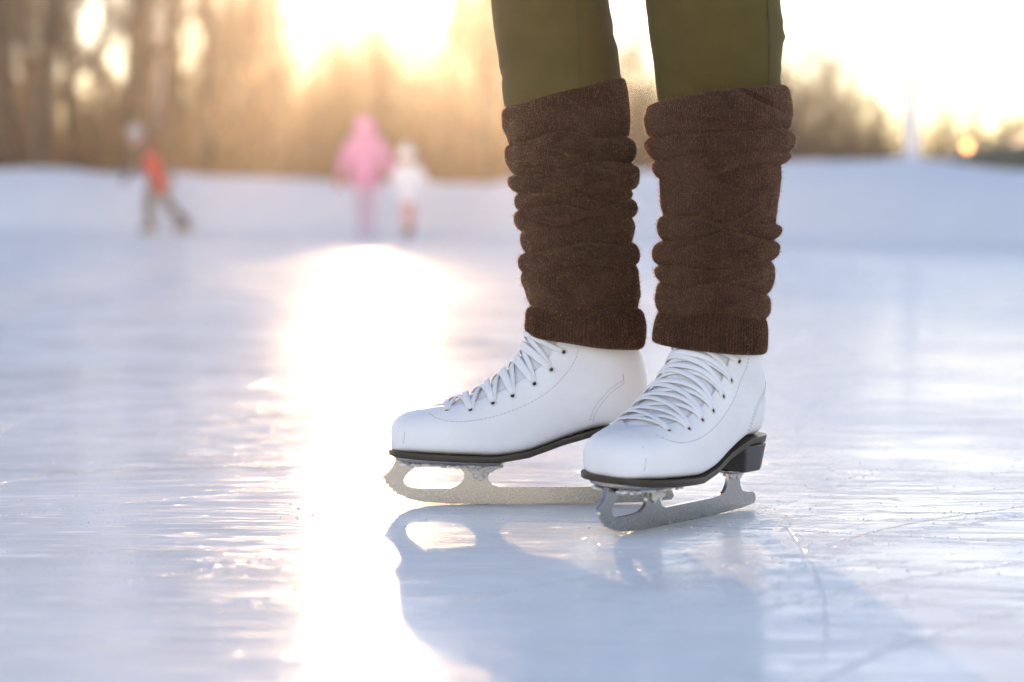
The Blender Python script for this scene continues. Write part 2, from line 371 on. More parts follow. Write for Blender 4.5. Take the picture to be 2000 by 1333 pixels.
#   bottom x,z      top x,z        half width, flat bottom 1..0, width level
SEC = [(.2612, .0600, .2620, .0770, .010, .5, .5), (.2590, .0566, .2588, .0850, .0215, .8, .45), (.2520, .0560, .2512, .0920, .0305, 1, .42), (.2400, .0555, .2390, .0972, .0370, 1, .40),
       (.2240, .0546, .2240, .1000, .0415, 1, .38), (.2040, .0538, .2050, .1042, .0448, 1, .37), (.1780, .0526, .1800, .1128, .0462, 1, .36), (.1520, .0520, .1590, .1250, .0452, 1, .36),
       (.1210, .0569, .1400, .1400, .0425, 1, .37), (.0880, .0685, .1290, .1515, .0398, .95, .38), (.0500, .0795, .1235, .1620, .0378, .9, .42), (.0170, .0800, .1215, .1710, .0362, .75, .46),
       (.0010, .0900, .1207, .1780, .0362, .45, .5), (-.0020, .1060, .1198, .1825, .0372, .2, .5), (-.0005, .1250, .1170, .1850, .0375, .05, .5), (.0030, .1460, .1115, .1880, .0360, 0, .5),
       (.0090, .1620, .1050, .1905, .0340, 0, .5), (.0170, .1740, .0980, .1930, .0315, 0, .5)]
SD = catmull(SEC, 9); NS = len(SD)
EYE = [L(872, 797), L(917, 795), L(960, 782), L(998, 768), L(1040, 745), L(1073, 718), L(1097, 684)]
THROAT = 5.0 * 9 - 8                                  # section where the lace opening starts

def sec_pt(i, t, side):                               # t: 0 bottom .. pi top
    bx, bz, tx, tz, W, fl, s0 = SD[i]
    W = max(W, .004); e = 1 + (.42 - 1) * min(1, max(0, fl)); ct, st = math.cos(t), math.sin(t)
    if t < math.pi / 2: l = W * st ** e; s = s0 * (1 - ct ** e)
    else:
        et = .86; l = W * max(st, 0) ** (et * (1 - .06 * fl)); s = s0 + (1 - s0) * (-ct) ** et
    return np.array([bx + (tx - bx) * s, side * l, bz + (tz - bz) * s])

NT = 160
TT = np.linspace(0, math.pi, NT)
SURF = np.array([[sec_pt(i, t, 1) for t in TT] for i in range(NS)])        # right half of the boot skin
ARC = np.concatenate([np.zeros((NS, 1)), np.cumsum(np.linalg.norm(np.diff(SURF[:, ::-1], axis=1), axis=2), 1)], 1)   # distance from the front midline

def skin(i, a):                                       # i: fractional section, a: signed arc length from the front midline
    i = min(max(i, 0), NS - 1.001); k = int(i); f = i - k; sg = -1 if a < 0 else 1
    r = []
    for j in (k, k + 1):
        S_ = SURF[j][::-1]; r.append(np.array([np.interp(abs(a), ARC[j], S_[:, c]) for c in range(3)]))
    p = r[0] * (1 - f) + r[1] * f; p[1] *= sg; return p
def skin_n(i, a):
    e = .0015; d1 = skin(i + .5, a) - skin(i - .5, a)
    s_ = skin(i, a + e) - skin(i, a - e)
    n = np.cross(s_, d1); n /= max(np.linalg.norm(n), 1e-9)
    c = skin(i, 0) * .5 + SD[int(min(i, NS - 1))][[0, 1, 1]] * np.array([.5, 0, 0]) + np.array([0, 0, SD[int(min(i, NS - 1))][1] * .5 - skin(i, 0)[2] * 0])
    q = skin(i, a) - np.array([(SD[int(i)][0] + SD[int(i)][2]) / 2, 0, (SD[int(i)][1] + SD[int(i)][3]) / 2])
    return n if np.dot(n, q) > 0 else -n
def locate(x, z):                                     # section and arc of the skin point seen at x,z from the side
    half = SURF[:, :, [0, 2]]; d = np.hypot(half[:, :, 0] - x, half[:, :, 1] - z)
    d[:, TT < math.pi * .35] += .05
    i, j = np.unravel_index(np.argmin(d), d.shape)
    i, a = float(i), float(ARC[i][NT - 1 - j]); st = 1.0
    for _ in range(5):
        best = None
        for di in (-1, -.5, 0, .5, 1):
            for da in (-1, -.5, 0, .5, 1):
                q = skin(i + di * st, max(a + da * st * .0015, 1e-5)); e = math.hypot(q[0] - x, q[2] - z)
                if best is None or e < best[0]: best = (e, i + di * st, max(a + da * st * .0015, 1e-5))
        i, a = best[1:]; st *= .5
    return min(max(i, 0), NS - 1.01), a
EYES = [locate(*e) for e in EYE]
EYES = [(i, a) for i, a in EYES]
_ei = [THROAT - 1, THROAT] + [e[0] for e in EYES] + [NS]
_ea = [0, .004] + [e[1] - .011 for e in EYES] + [EYES[-1][1] - .008]
def opening(i): return float(np.interp(i, _ei, _ea)) if i > THROAT - 1 else 0.0

def make_boot(side):
    parts = {}
    # leather upper with the front left open
    NI, NO = 60, 0
    V, F = [], []
    rows_ = []
    for i in range(NS):
        g = opening(i); T = ARC[i][-1]
        row = []
        for sg in (1, -1):
            for k in range(NI):
                a = g + (T - g) * (k / (NI - 1)) ** 1.0
                p = skin(i, sg * max(a, 1e-5)) if i < NS - 1 else SURF[i][0] * 0 + np.array([np.interp(max(a, 1e-5), ARC[i], SURF[i][::-1][:, c]) * (sg if c == 1 else 1) for c in range(3)])
                row.append(p)
            if sg == 1: pass
        rows_.append(row)
    A = np.array(rows_)                                # columns 0..NI-1 right edge->bottom, NI..2NI-1 left edge->bottom
    right, left = A[:, :NI], A[:, NI:]
    loop = np.concatenate([right, left[:, ::-1][:, 1:]], 1)     # right edge .. bottom .. left edge
    n, m = loop.shape[:2]
    V = [tuple(p) for r in loop for p in r]
    F = [(i * m + j, (i + 1) * m + j, (i + 1) * m + j + 1, i * m + j + 1) for i in range(n - 1) for j in range(m - 1)]
    for i in range(n - 1):                             # close the toe in front of the throat
        if i + 1 < THROAT: F.append((i * m + m - 1, (i + 1) * m + m - 1, (i + 1) * m, i * m))
    F.append(tuple(range(m)))
    bm = bmesh.new(); bv = [bm.verts.new(v) for v in V]
    for f in F:
        try: bm.faces.new([bv[k] for k in f])
        except ValueError: pass
    bmesh.ops.remove_doubles(bm, verts=bm.verts, dist=.00012)
    bmesh.ops.recalc_face_normals(bm, faces=bm.faces)
    if side < 0: bmesh.ops.scale(bm, vec=(1, -1, 1), verts=bm.verts); bmesh.ops.reverse_faces(bm, faces=bm.faces)
    me = bpy.data.meshes.new('skate_boot'); bm.to_mesh(me); bm.free()
    parts['skate_boot'] = me
    return parts

def sole_line(x): return float(np.interp(x, [0, .017, .05, .088, .121, .152, .178, .204, .24, .2605], [.0800, .0803, .0797, .0685, .0569, .0520, .0526, .0538, .0555, .0572]))
def sole_half(x):
    X_ = [-.004, -.001, .006, .02, .05, .088, .121, .152, .178, .204, .224, .24, .252, .259, .2625, .264]
    W_ = [.004, .016, .026, .033, .0345, .034, .038, .0425, .0455, .0448, .042, .0378, .0310, .0225, .0115, .003]
    return float(np.interp(x, X_, W_)) + .0012

def slab(mb, xs, zt, zb, half, mi=0, nw=10):          # a plate following xs with top and bottom height functions
    rings = []
    for x in xs:
        h = half(x); t, b_ = zt(x), zb(x)
        rings.append([(x, -h, t), (x, h, t), (x, h + .0004, t - (t - b_) * .25), (x, h - .0004, b_ + .0008), (x, h - .0018, b_), (x, -h + .0018, b_), (x, -h + .0004, b_ + .0008), (x, -h - .0004, t - (t - b_) * .25)])
    mb.loft(rings, mi=mi)

def add_hole_poly(mb, outer, holes, y0, y1):          # a flat shape with holes, given thickness along y
    polys = [outer] + holes; flat = [p for q in polys for p in q]
    tri = tessellate_polygon([[Vector((x, z, 0)) for x, z in q] for q in polys]); n = len(flat)
    vs = [(x, y0, z) for x, z in flat] + [(x, y1, z) for x, z in flat]; fs = []
    for t in tri: fs += [tuple(t), tuple(k + n for k in t[::-1])]
    o_ = 0
    for q in polys:
        k = len(q)
        for j in range(k): a, b_ = o_ + j, o_ + (j + 1) % k; fs.append((a, b_, b_ + n, a + n))
        o_ += k
    mb.add(vs, fs)

def smooth_poly(p, k=4): return [tuple(q) for q in catmull(p + [p[0]], k)[:-1]]

BL_TOP = [Z(650, 668), Z(612, 686), Z(595, 700), Z(589, 722), Z(594, 750), Z(612, 772), Z(645, 783), (.10, .0176), (.06, .0178), (.045, .0188), (.0365, .0225), (.0325, .029), (.0315, .036), (.0315, .0455)]
BL_REAR = [(.009, .0455), (.0085, .034), (.0065, .026), (.001, .0195), (-.010, .0172), (-.021, .0165), (-.0265, .0135), (-.0285, .008), (-.026, .0042)]
BL_BOT = [(0.0, .0018), (.05, .0004), (.10, 0.0), (.16, 0.0), (.20, .0006), (.226, .0022), (.243, .0055), (.2525, .0095)]
BL_PICK = [(.2560, .0098), (.2565, .0128), (.2600, .0132), (.2605, .0162), (.2640, .0170), (.2643, .0205), (.2680, .0218), (.2676, .0250), (.2712, .0270), (.2700, .0292), (.2650, .0325), (.2600, .0385), (.2565, .0460), Z(160, 652)]
HOLE = [Z(272, 680), Z(235, 707), Z(212, 732), Z(204, 752), Z(214, 772), Z(245, 784), Z(330, 787), Z(425, 782), Z(465, 765), Z(482, 738), Z(477, 708), Z(440, 690), Z(350, 682)]

def lace_paths(side):
    out = []
    E = lambda k, sg: EYES[k][0], 0
    def P_(i, a, off):
        p = skin(i, a) + skin_n(i, a) * off; return Vector(p), Vector(skin_n(i, a))
    rnd = random.Random(5 if side > 0 else 9)
    def run(k0, s0, k1, s1, lift, sag=0.0):
        (i0, a0), (i1, a1) = EYES[k0], EYES[k1]; pts, ns = [], []
        N = 22; a0 *= s0; a1 *= s1; bow = rnd.uniform(-.7, .7)
        for j in range(N + 1):
            t = j / N; i = i0 + (i1 - i0) * t + bow * math.sin(math.pi * t) + sag * math.sin(math.pi * t); a = a0 + (a1 - a0) * t
            mid = math.sin(math.pi * t)
            off = -.001 + .0024 * min(1, mid * 4) + lift * mid
            p, n_ = P_(i, a, off); pts.append(p); ns.append(n_)
        out.append((pts, ns))
    for k in range(len(EYES)):
        if k < len(EYES) - 1:
            run(k, 1, k + 1, -1, .0002); run(k, -1, k + 1, 1, .0020)
    run(0, 1, 0, -1, .0008)
    for k in range(1, len(EYES) - 1):
        run(k, 1, k, -1, .0030, -1.0)
    return out

def build_skate(side, loc, rz, person, label):
    mir = Matrix.Diagonal((1, side, 1, 1))
    root = link('skate_boot', make_boot(side)['skate_boot'], [M['leather'], M['lining']], person)
    root.location = Vector(loc) - person.location; root.rotation_euler = (0, 0, rz); tag(root, label)
    so = root.modifiers.new('thickness', 'SOLIDIFY'); so.thickness = .0030; so.offset = -1; so.material_offset = 1; so.material_offset_rim = 0
    def part(mb, name, m, bev=None, smooth=True):
        me = mb.mesh(name); me.transform(mir)
        if side < 0: me.flip_normals()
        o = link(name, me, m, root, smooth)
        bm = bmesh.new(); bm.from_mesh(me); bmesh.ops.recalc_face_normals(bm, faces=bm.faces); bm.to_mesh(me); bm.free()
        if bev:
            b_ = o.modifiers.new('edge', 'BEVEL'); b_.width = bev; b_.segments = 2; b_.limit_method = 'ANGLE'; b_.angle_limit = R(40)
            me.shade_smooth(); me.set_sharp_from_angle(angle=R(40))
        return o
    # tongue
    mb = MB(); rings = []
    for i in np.arange(THROAT - 6, NS - 17, 1.0):
        g = max(opening(i) + .010, .008); row = []
        for j in range(25):
            a = -g + 2 * g * j / 24; q = 1 - (abs(a) / g) ** 2
            fade = min(1, max(0, (i - THROAT) / 14))
            p = skin(i, a if abs(a) > 1e-6 else 1e-6) + skin_n(i, a if abs(a) > 1e-6 else 1e-5) * (-.0060 + fade * .0058 * q ** .5 + .0035 * (1 - fade) + .0008 * noise.noise(Vector((i * .25, a * 90, 0)))); row.append(tuple(p))
        rings.append(row)
    g = grid_mesh('tongue', np.array(rings)); g.transform(mir); link('tongue', g, M['tongue'], root)
    # sole, heel, plates, blade
    xs = [-.004, -.002, 0, .004, .01, .02, .035, .05, .07, .088, .105, .121, .137, .152, .17, .19, .21, .225, .238, .248, .255, .2595, .2625, .264]
    mb = MB(); slab(mb, xs, lambda x: sole_line(x) + .0006, lambda x: sole_line(x) - .0060, sole_half); part(mb, 'sole', M['sole'], smooth=True).data.set_sharp_from_angle(angle=R(35))
    mb = MB(); rings = []
    for k, z in enumerate((.0725, .069, .062, .055, .0485, .0455)):
        t = k / 5; fx = .061 - .010 * math.sin(math.pi * .5 * min(1, t * 1.2)); bx = -.0025 + .004 * t; hw = .0345 - .0035 * t; ring = []
        for a in np.linspace(-math.pi / 2, math.pi / 2, 15): ring.append((bx + .026 - .026 * math.cos(a), hw * math.sin(a), z))
        ring += [(fx, hw - .001, z), (fx + .001, hw - .004, z), (fx - .001, 0, z), (fx + .001, -hw + .004, z), (fx, -hw + .001, z)]
        rings.append(ring)
    mb.loft(rings); part(mb, 'heel', M['heel'], .0012)
    mb = MB(); add_hole_poly(mb, BL_TOP + BL_REAR + BL_BOT + BL_PICK, [smooth_poly(HOLE, 3)], -.0019, .0019); part(mb, 'blade', M['steel'], .0005)
    mb = MB(); px = [.146, .150, .158, .18, .205, .23, .245, .254, .258]
    slab(mb, px, lambda x: sole_line(x) - .0061, lambda x: sole_line(x) - .0100, lambda x: min(.030, sole_half(x) - .009) * math.sqrt(max(.05, 1 - ((x - .202) / .058) ** 8)))
    part(mb, 'sole_plate', M['steel'], .0006)
    mb = MB(); slab(mb, [.004, .006, .012, .03, .046, .052, .054], lambda x: .0454, lambda x: .0424, lambda x: .021 * math.sqrt(max(.1, 1 - ((x - .029) / .026) ** 6))); part(mb, 'heel_plate', M['steel'], .0006)
    # snow packed round the plate and the middle strut
    mb = MB(); rs = random.Random(21 + side)
    for k in range(150):
        x = rs.uniform(.150, .252); y = rs.choice((-1, 1)) * rs.uniform(.002, .020); z = sole_line(x) - .0125 - rs.uniform(-.001, .0028) * (1 - abs(y) / .03)
        mb.blob((x, y, z), rs.uniform(.0011, .0034), k, .6, 1, (1.5, 1, .7))
    for k in range(70):
        t = rs.random(); x = .171 + rs.uniform(-.017, .017) * (1 - .75 * t); z = .041 - .014 * t
        mb.blob((x, rs.choice((-1, 1)) * rs.uniform(.001, .0045), z), rs.uniform(.0012, .0034), k + 60, .5, 2)
    part(mb, 'packed_snow', M['packed']); mb = MB()
    for k in range(12): mb.blob((rs.uniform(.006, .034), rs.uniform(-.006, .006), .0385 + rs.uniform(-.003, .001)), rs.uniform(.002, .0036), k + 90, .5, 2)
    part(mb, 'packed_snow', M['packed'])
    # eyelets
    for sg in (1, -1):
        for k, (i, a) in enumerate(EYES):
            p = Vector(skin(i, sg * a)); n_ = Vector(skin_n(i, sg * a)); mb = MB()
            t1 = n_.orthogonal().normalized(); t2 = n_.cross(t1); rings = []
            for j in range(20):
                c = math.cos(j * math.pi / 10); s_ = math.sin(j * math.pi / 10); d = t1 * c + t2 * s_
                rings.append([p + d * (.0029 + .0009 * math.cos(q * math.pi / 4)) + n_ * (.0004 + .0009 * math.sin(q * math.pi / 4)) for q in range(8)])
            rings.append(rings[0]); mb.loft(rings, cap=False)
            ring = [p + (t1 * math.cos(j * math.pi / 8) + t2 * math.sin(j * math.pi / 8)) * .0026 + n_ * .0003 for j in range(16)]
            mb.add(ring, [tuple(range(16))], 1); part(mb, 'eyelet', [M['eyelet'], M['hole']])
    # laces
    mb = MB()
    for pts, ns in lace_paths(side): mb.tube(pts, .0029, 10, flat=(ns, .27))
    part(mb, 'shoelace', M['lace'])
    # stitching
    def stitch(path, step=.0032, ln=.0019, both=True):
      for sg in (1, -1):
        mb = MB(); pp = catmull(path, 24); acc = 0; last = pp[0]
        for q in pp[1:]:
            acc += np.hypot(*(q - last)); 
            if acc > step:
                acc = 0; d = (q - last); i0, a0 = locate(*q); d = d / max(np.hypot(*d), 1e-9); i1, a1 = locate(*(q + d * ln))
                for _ in (0,):
                    p0, p1 = Vector(skin(i0, sg * a0)), Vector(skin(i1, sg * a1)); n_ = Vector(skin_n(i0, sg * a0))
                    if (p1 - p0).length < 1e-5 or (p1 - p0).length > .006: continue
                    mb.tube([p0 + n_ * .0001, p1 + n_ * .0001], .00030, 5)
            last = q
        part(mb, 'stitching', M['stitch'])
    stitch([L(832, 800), L(855, 812), L(890, 817), L(940, 812), L(985, 800), L(1030, 782), L(1070, 757), L(1100, 727), L(1118, 700), L(1124, 680)])
    stitch([L(1147, 822), L(1152, 800), L(1166, 778), L(1185, 757), L(1210, 740), L(1240, 724), L(1256, 716)])
    stitch([L(1152, 824), L(1158, 803), L(1171, 782), L(1190, 762), L(1214, 745), L(1242, 730), L(1257, 722)])
    # toe seam
    for sg in (1, -1):
        pts = [Vector(skin(i, sg * a) + skin_n(i, sg * a) * .0001) for i, a in [locate(*L(u, v)) for u, v in ((793, 806), (792, 820), (790, 840), (788, 860), (787, 874))]]
        mb = MB(); mb.tube(pts, .00022, 5); part(mb, 'toe_seam', M['stitch'])
    return root

person = empty('person', (.05, 2.43, 0))
tag(person, 'person standing close up in olive trousers, brown leg warmers and white figure skates', 'person')
FAR = at(1262, 986, 2.466)
skate_far = build_skate(1, (FAR.x, 2.466, 0), math.pi - R(-1.5), person, 'far white figure skate side on, toe to the left')
fw = Vector((-.565, -.825, 0)).normalized(); tail = ground(1466, 991)
skate_near = build_skate(-1, tail + fw * .022, math.atan2(fw.y, fw.x), person, 'near white figure skate turned toe first towards the viewer')
skate_near.rotation_euler.x = R(-4.2)      # rolled a little onto its inner edge

# ------------------------------------------------------------------ leg warmers and trousers
def zw(zx, zy): return 920 + zx / 1.9045, zy / 1.9045
def warmer(name, Y, lean, Lx, Rx, creases, amps, depth_ratio, label, seed, cuff_top=True):
    NA, NZ = 660, 460
    toZ = lambda zy: CAM_H + (HORIZON - zy / 1.9045) / FPX * Y
    toX = lambda zx: (920 + zx / 1.9045 - 1000) / FPX * Y
    phi = np.linspace(0, 2 * math.pi, NA, endpoint=False); c = np.cos(phi); s = np.sin(phi)
    rngl = np.random.default_rng(seed)
    def wob(k, amp):
        out = 0
        for f in (1, 2, 3, 5): out = out + amp / f ** .8 * np.sin(f * phi + rngl.uniform(0, 6.28))
        return out
    C = []
    for n_, (l, r) in enumerate(creases):
        first = n_ in (0, len(creases) - 1)
        C.append((l + r) / 2 + (r - l) / 2 * c + (wob(n_, 3) if first else wob(n_, 19)) * np.clip(1.15 - np.abs(c), .12, 1))
    C = np.array(C); C = np.maximum.accumulate(C + np.arange(len(C))[:, None] * .01, 0)
    t = np.linspace(0, 1, NZ)[:, None]
    zy = C[0][None] + (C[-1] - C[0])[None] * t                # zoom y for every vertex
    lx = np.interp(zy, [p[1] for p in Lx], [p[0] for p in Lx]); rx = np.interp(zy, [p[1] for p in Rx], [p[0] for p in Rx])
    cx, hw = (lx + rx) / 2, (rx - lx) / 2
    bump = np.zeros_like(zy); cuffmask = np.zeros_like(zy)
    for k in range(len(C) - 1):
        tau = (zy - C[k][None]) / np.maximum(C[k + 1] - C[k], 4)[None]; ins = (tau >= 0) & (tau <= 1)
        tc = np.clip(tau, 0, 1); q = np.clip(1 - (2 * np.clip(tc, 0, 1) ** .85 - 1) ** 2, 0, 1) ** .52
        am = amps[k]; n1 = .5 + .5 * np.sin(phi * 2 + rngl.uniform(0, 6)); n2 = .5 + .5 * np.sin(phi * 5 + rngl.uniform(0, 6)); side = np.abs(c) ** 3; aa = am * (side * 1.05 + (1 - side) * (.70 + .75 * n1 * (.4 + .6 * n2)))
        aa = aa * np.clip((C[k + 1] - C[k]) / 40, .15, 1)
        bump = np.where(ins, q * aa[None], bump)
        if k in (0, len(C) - 2): cuffmask = np.where(ins, 1.0, cuffmask)
    # soften the creases slightly and add small buckles
    ker = np.array([1, 2, 3, 2, 1]) / 9; b2 = np.pad(bump, ((2, 2), (0, 0)), 'edge'); bump = sum(b2[i:i + NZ] * ker[i] for i in range(5))
    zz = CAM_H + (HORIZON - zy / 1.9045) / FPX * Y
    nz_ = np.zeros_like(zy)
    for f, fz, am in ((3, 45, 1.6), (5, 80, 1.3), (9, 130, 1.0), (14, 90, .8)):
        nz_ += am * np.sin(f * phi[None] + rngl.uniform(0, 6) + 1.3 * np.sin(zz * 31 + rngl.uniform(0, 6))) * np.sin(zz * fz + rngl.uniform(0, 6) + 1.2 * np.sin(2 * phi + rngl.uniform(0, 6))[None])
    bump = bump + nz_ * .8 * (1 - .5 * cuffmask)
    for _ in range(60):                                # long thin creases
        z0 = rngl.uniform(.20, .42); p0 = rngl.uniform(0, 6.28); sl = rngl.normal(0, .012); wv = rngl.uniform(.0014, .0028); sp = rngl.uniform(.5, 1.5); am = rngl.choice([-3.6, -2.6, 2.2])
        dp = (phi[None] - p0 + math.pi) % (2 * math.pi) - math.pi
        bump = bump + am * (1 - .9 * np.abs(c[None]) ** 4) * np.exp(-((zz - z0 - sl * dp - .003 * np.sin(4 * dp + p0)) / wv) ** 2) * np.exp(-(dp / sp) ** 2)
    for _ in range(70):                                # short slanting wrinkles and tucks
        z0 = rngl.uniform(.20, .40); p0 = rngl.uniform(0, 6.28); sl = rngl.normal(0, .010); wv = rngl.uniform(.0022, .0055); sp = rngl.uniform(.25, .9); am = rngl.choice([-4.5, -3.4, 2.6, 3.6]) * rngl.uniform(.6, 1.2)
        dp = (phi[None] - p0 + math.pi) % (2 * math.pi) - math.pi
        bump = bump + am * (1 - .75 * np.abs(c[None]) ** 4) * np.exp(-((zz - z0 - sl * dp - .004 * np.sin(3 * dp)) / wv) ** 2) * np.exp(-(dp / sp) ** 2)
    px = Y / FPX / 1.9045
    ribs = np.cos(112 * phi + 1.5 * np.sin(zz * 60)[:, :]) * .00075 * np.where(cuffmask * (zz < .25) > 0, 1, .22)
    rr = (hw - 2.5 + bump * 2.6) * px + ribs
    roll = np.clip(t / .012, 0, 1) ** .5; roll2 = np.clip((1 - t) / .012, 0, 1) ** .5
    rr = rr - .0025 * (1 - roll) - .0025 * (1 - roll2)
    hd = hw * depth_ratio
    X = (920 + cx / 1.9045 - 1000) / FPX * Y + c[None] * rr
    Yv = Y + lean * (zz - .17) + s[None] * (rr - hw * px + hd * px)
    P = np.stack([X, Yv, zz], -1)
    # turn the hems inside so that the knit has an edge
    Pin = P[:1].copy(); ctr = P[0].mean(0); Pin = ctr + (Pin - ctr) * .955; Pin[..., 2] = P[:1, :, 2] - .012
    Pin0 = ctr + (P[:1] - ctr) * .965; Pin0[..., 2] = P[:1, :, 2] - .001
    ctr = P[-1].mean(0); Pou0 = ctr + (P[-1:] - ctr) * .965; Pou0[..., 2] = P[-1:, :, 2] + .001
    Pou = ctr + (P[-1:] - ctr) * .955; Pou[..., 2] = P[-1:, :, 2] + .012
    Pm = np.concatenate([Pin, Pin0, P, Pou0, Pou]) - np.array(person.location)
    uv = np.stack([np.broadcast_to(phi[None] / (2 * math.pi), zy.shape), zz], -1); uv = np.concatenate([uv[:1], uv[:1], uv, uv[-1:], uv[-1:]])
    o = link(name, grid_mesh(name, Pm[::-1].copy(), True, uv[::-1].copy()), M['knit'], person); tag(o, label)
    # loose fibres
    nF = 32000; Q = Pm[2:-2]; ii = rngl.integers(1, NZ - 1, nF); jj = rngl.integers(0, NA, nF)
    base = Q[ii, jj]; du = Q[ii, (jj + 2) % NA] - Q[ii, jj - 2]; dv = Q[ii - 1, jj] - Q[ii + 1, jj]
    nn = np.cross(du, dv); nn /= np.maximum(np.linalg.norm(nn, axis=1, keepdims=True), 1e-9)
    rad = np.stack([c[jj], s[jj], 0 * jj], -1); nn = np.where((nn * rad).sum(1, keepdims=True) < 0, -nn, nn)
    rnd = rngl.normal(size=(nF, 3)); d1 = nn + .9 * rnd; d1 /= np.linalg.norm(d1, axis=1, keepdims=True)
    ln = rngl.gamma(2.0, .0012, nF)[:, None].clip(.0008, .008); d2 = d1 + .8 * rngl.normal(size=(nF, 3)); d2 /= np.linalg.norm(d2, axis=1, keepdims=True)
    sd_ = np.cross(d1, rngl.normal(size=(nF, 3))); sd_ /= np.linalg.norm(sd_, axis=1, keepdims=True); sd_ *= .00009
    a, b_, e = base - nn * .0002, base + d1 * ln * .55, base + d1 * ln * .55 + d2 * ln * .45
    V = np.stack([a - sd_, a + sd_, b_ + sd_, b_ - sd_, e], 1).reshape(-1, 3); k = np.arange(nF) * 5
    q = np.concatenate([np.stack([k, k + 1, k + 2, k + 3], 1).reshape(-1), np.stack([k + 3, k + 2, k + 4], 1).reshape(-1)]).astype(np.int32)
    me = bpy.data.meshes.new('wool_fuzz'); me.vertices.add(len(V)); me.vertices.foreach_set('co', V.reshape(-1).astype(np.float32))
    me.loops.add(len(q)); me.loops.foreach_set('vertex_index', q); me.polygons.add(2 * nF)
    me.polygons.foreach_set('loop_start', np.concatenate([np.arange(nF) * 4, nF * 4 + np.arange(nF) * 3]).astype(np.int32)); me.update(calc_edges=True); me.validate()
    f = link('wool_fuzz', me, M['fuzz'], o); tag(f, kind='stuff')
    return o

warmer('leg_warmer', 2.462, -.02,
       [(122, 380), (124, 470), (150, 560), (168, 640), (183, 725), (182, 785), (192, 860), (203, 940), (194, 1015), (226, 1140), (236, 1185), (224, 1262)],
       [(566, 290), (576, 400), (580, 520), (588, 612), (586, 715), (582, 735), (586, 800), (594, 900), (604, 985), (618, 1150), (618, 1180), (632, 1310)],
       [(405, 293), (545, 515), (650, 610), (722, 712), (788, 738), (865, 810), (940, 905), (1015, 985), (1140, 1150), (1256, 1300)],
       [5, 12, 15, 9, 12, 6, 11, 6, 12, -5], .98, 'brown leg warmer over the far boot', 3)
warmer('leg_warmer', 2.376, -.02,
       [(675, 370), (662, 450), (668, 520), (690, 600), (708, 690), (716, 800), (722, 893), (708, 1000), (708, 1050), (700, 1160), (688, 1220), (676, 1290)],
       [(1158, 310), (1172, 420), (1166, 570), (1146, 612), (1142, 700), (1124, 830), (1112, 890), (1106, 970), (1092, 1095), (1088, 1180), (1092, 1250), (1096, 1325)],
       [(388, 322), (520, 492), (600, 570), (662, 616), (800, 838), (893, 893), (992, 968), (1046, 1096), (1165, 1182), (1276, 1316)],
       [8, 12, 9, 3, 12, 14, 11, 9, 4, 0], 1.52, 'dark brown leg warmer over the near boot', 11)

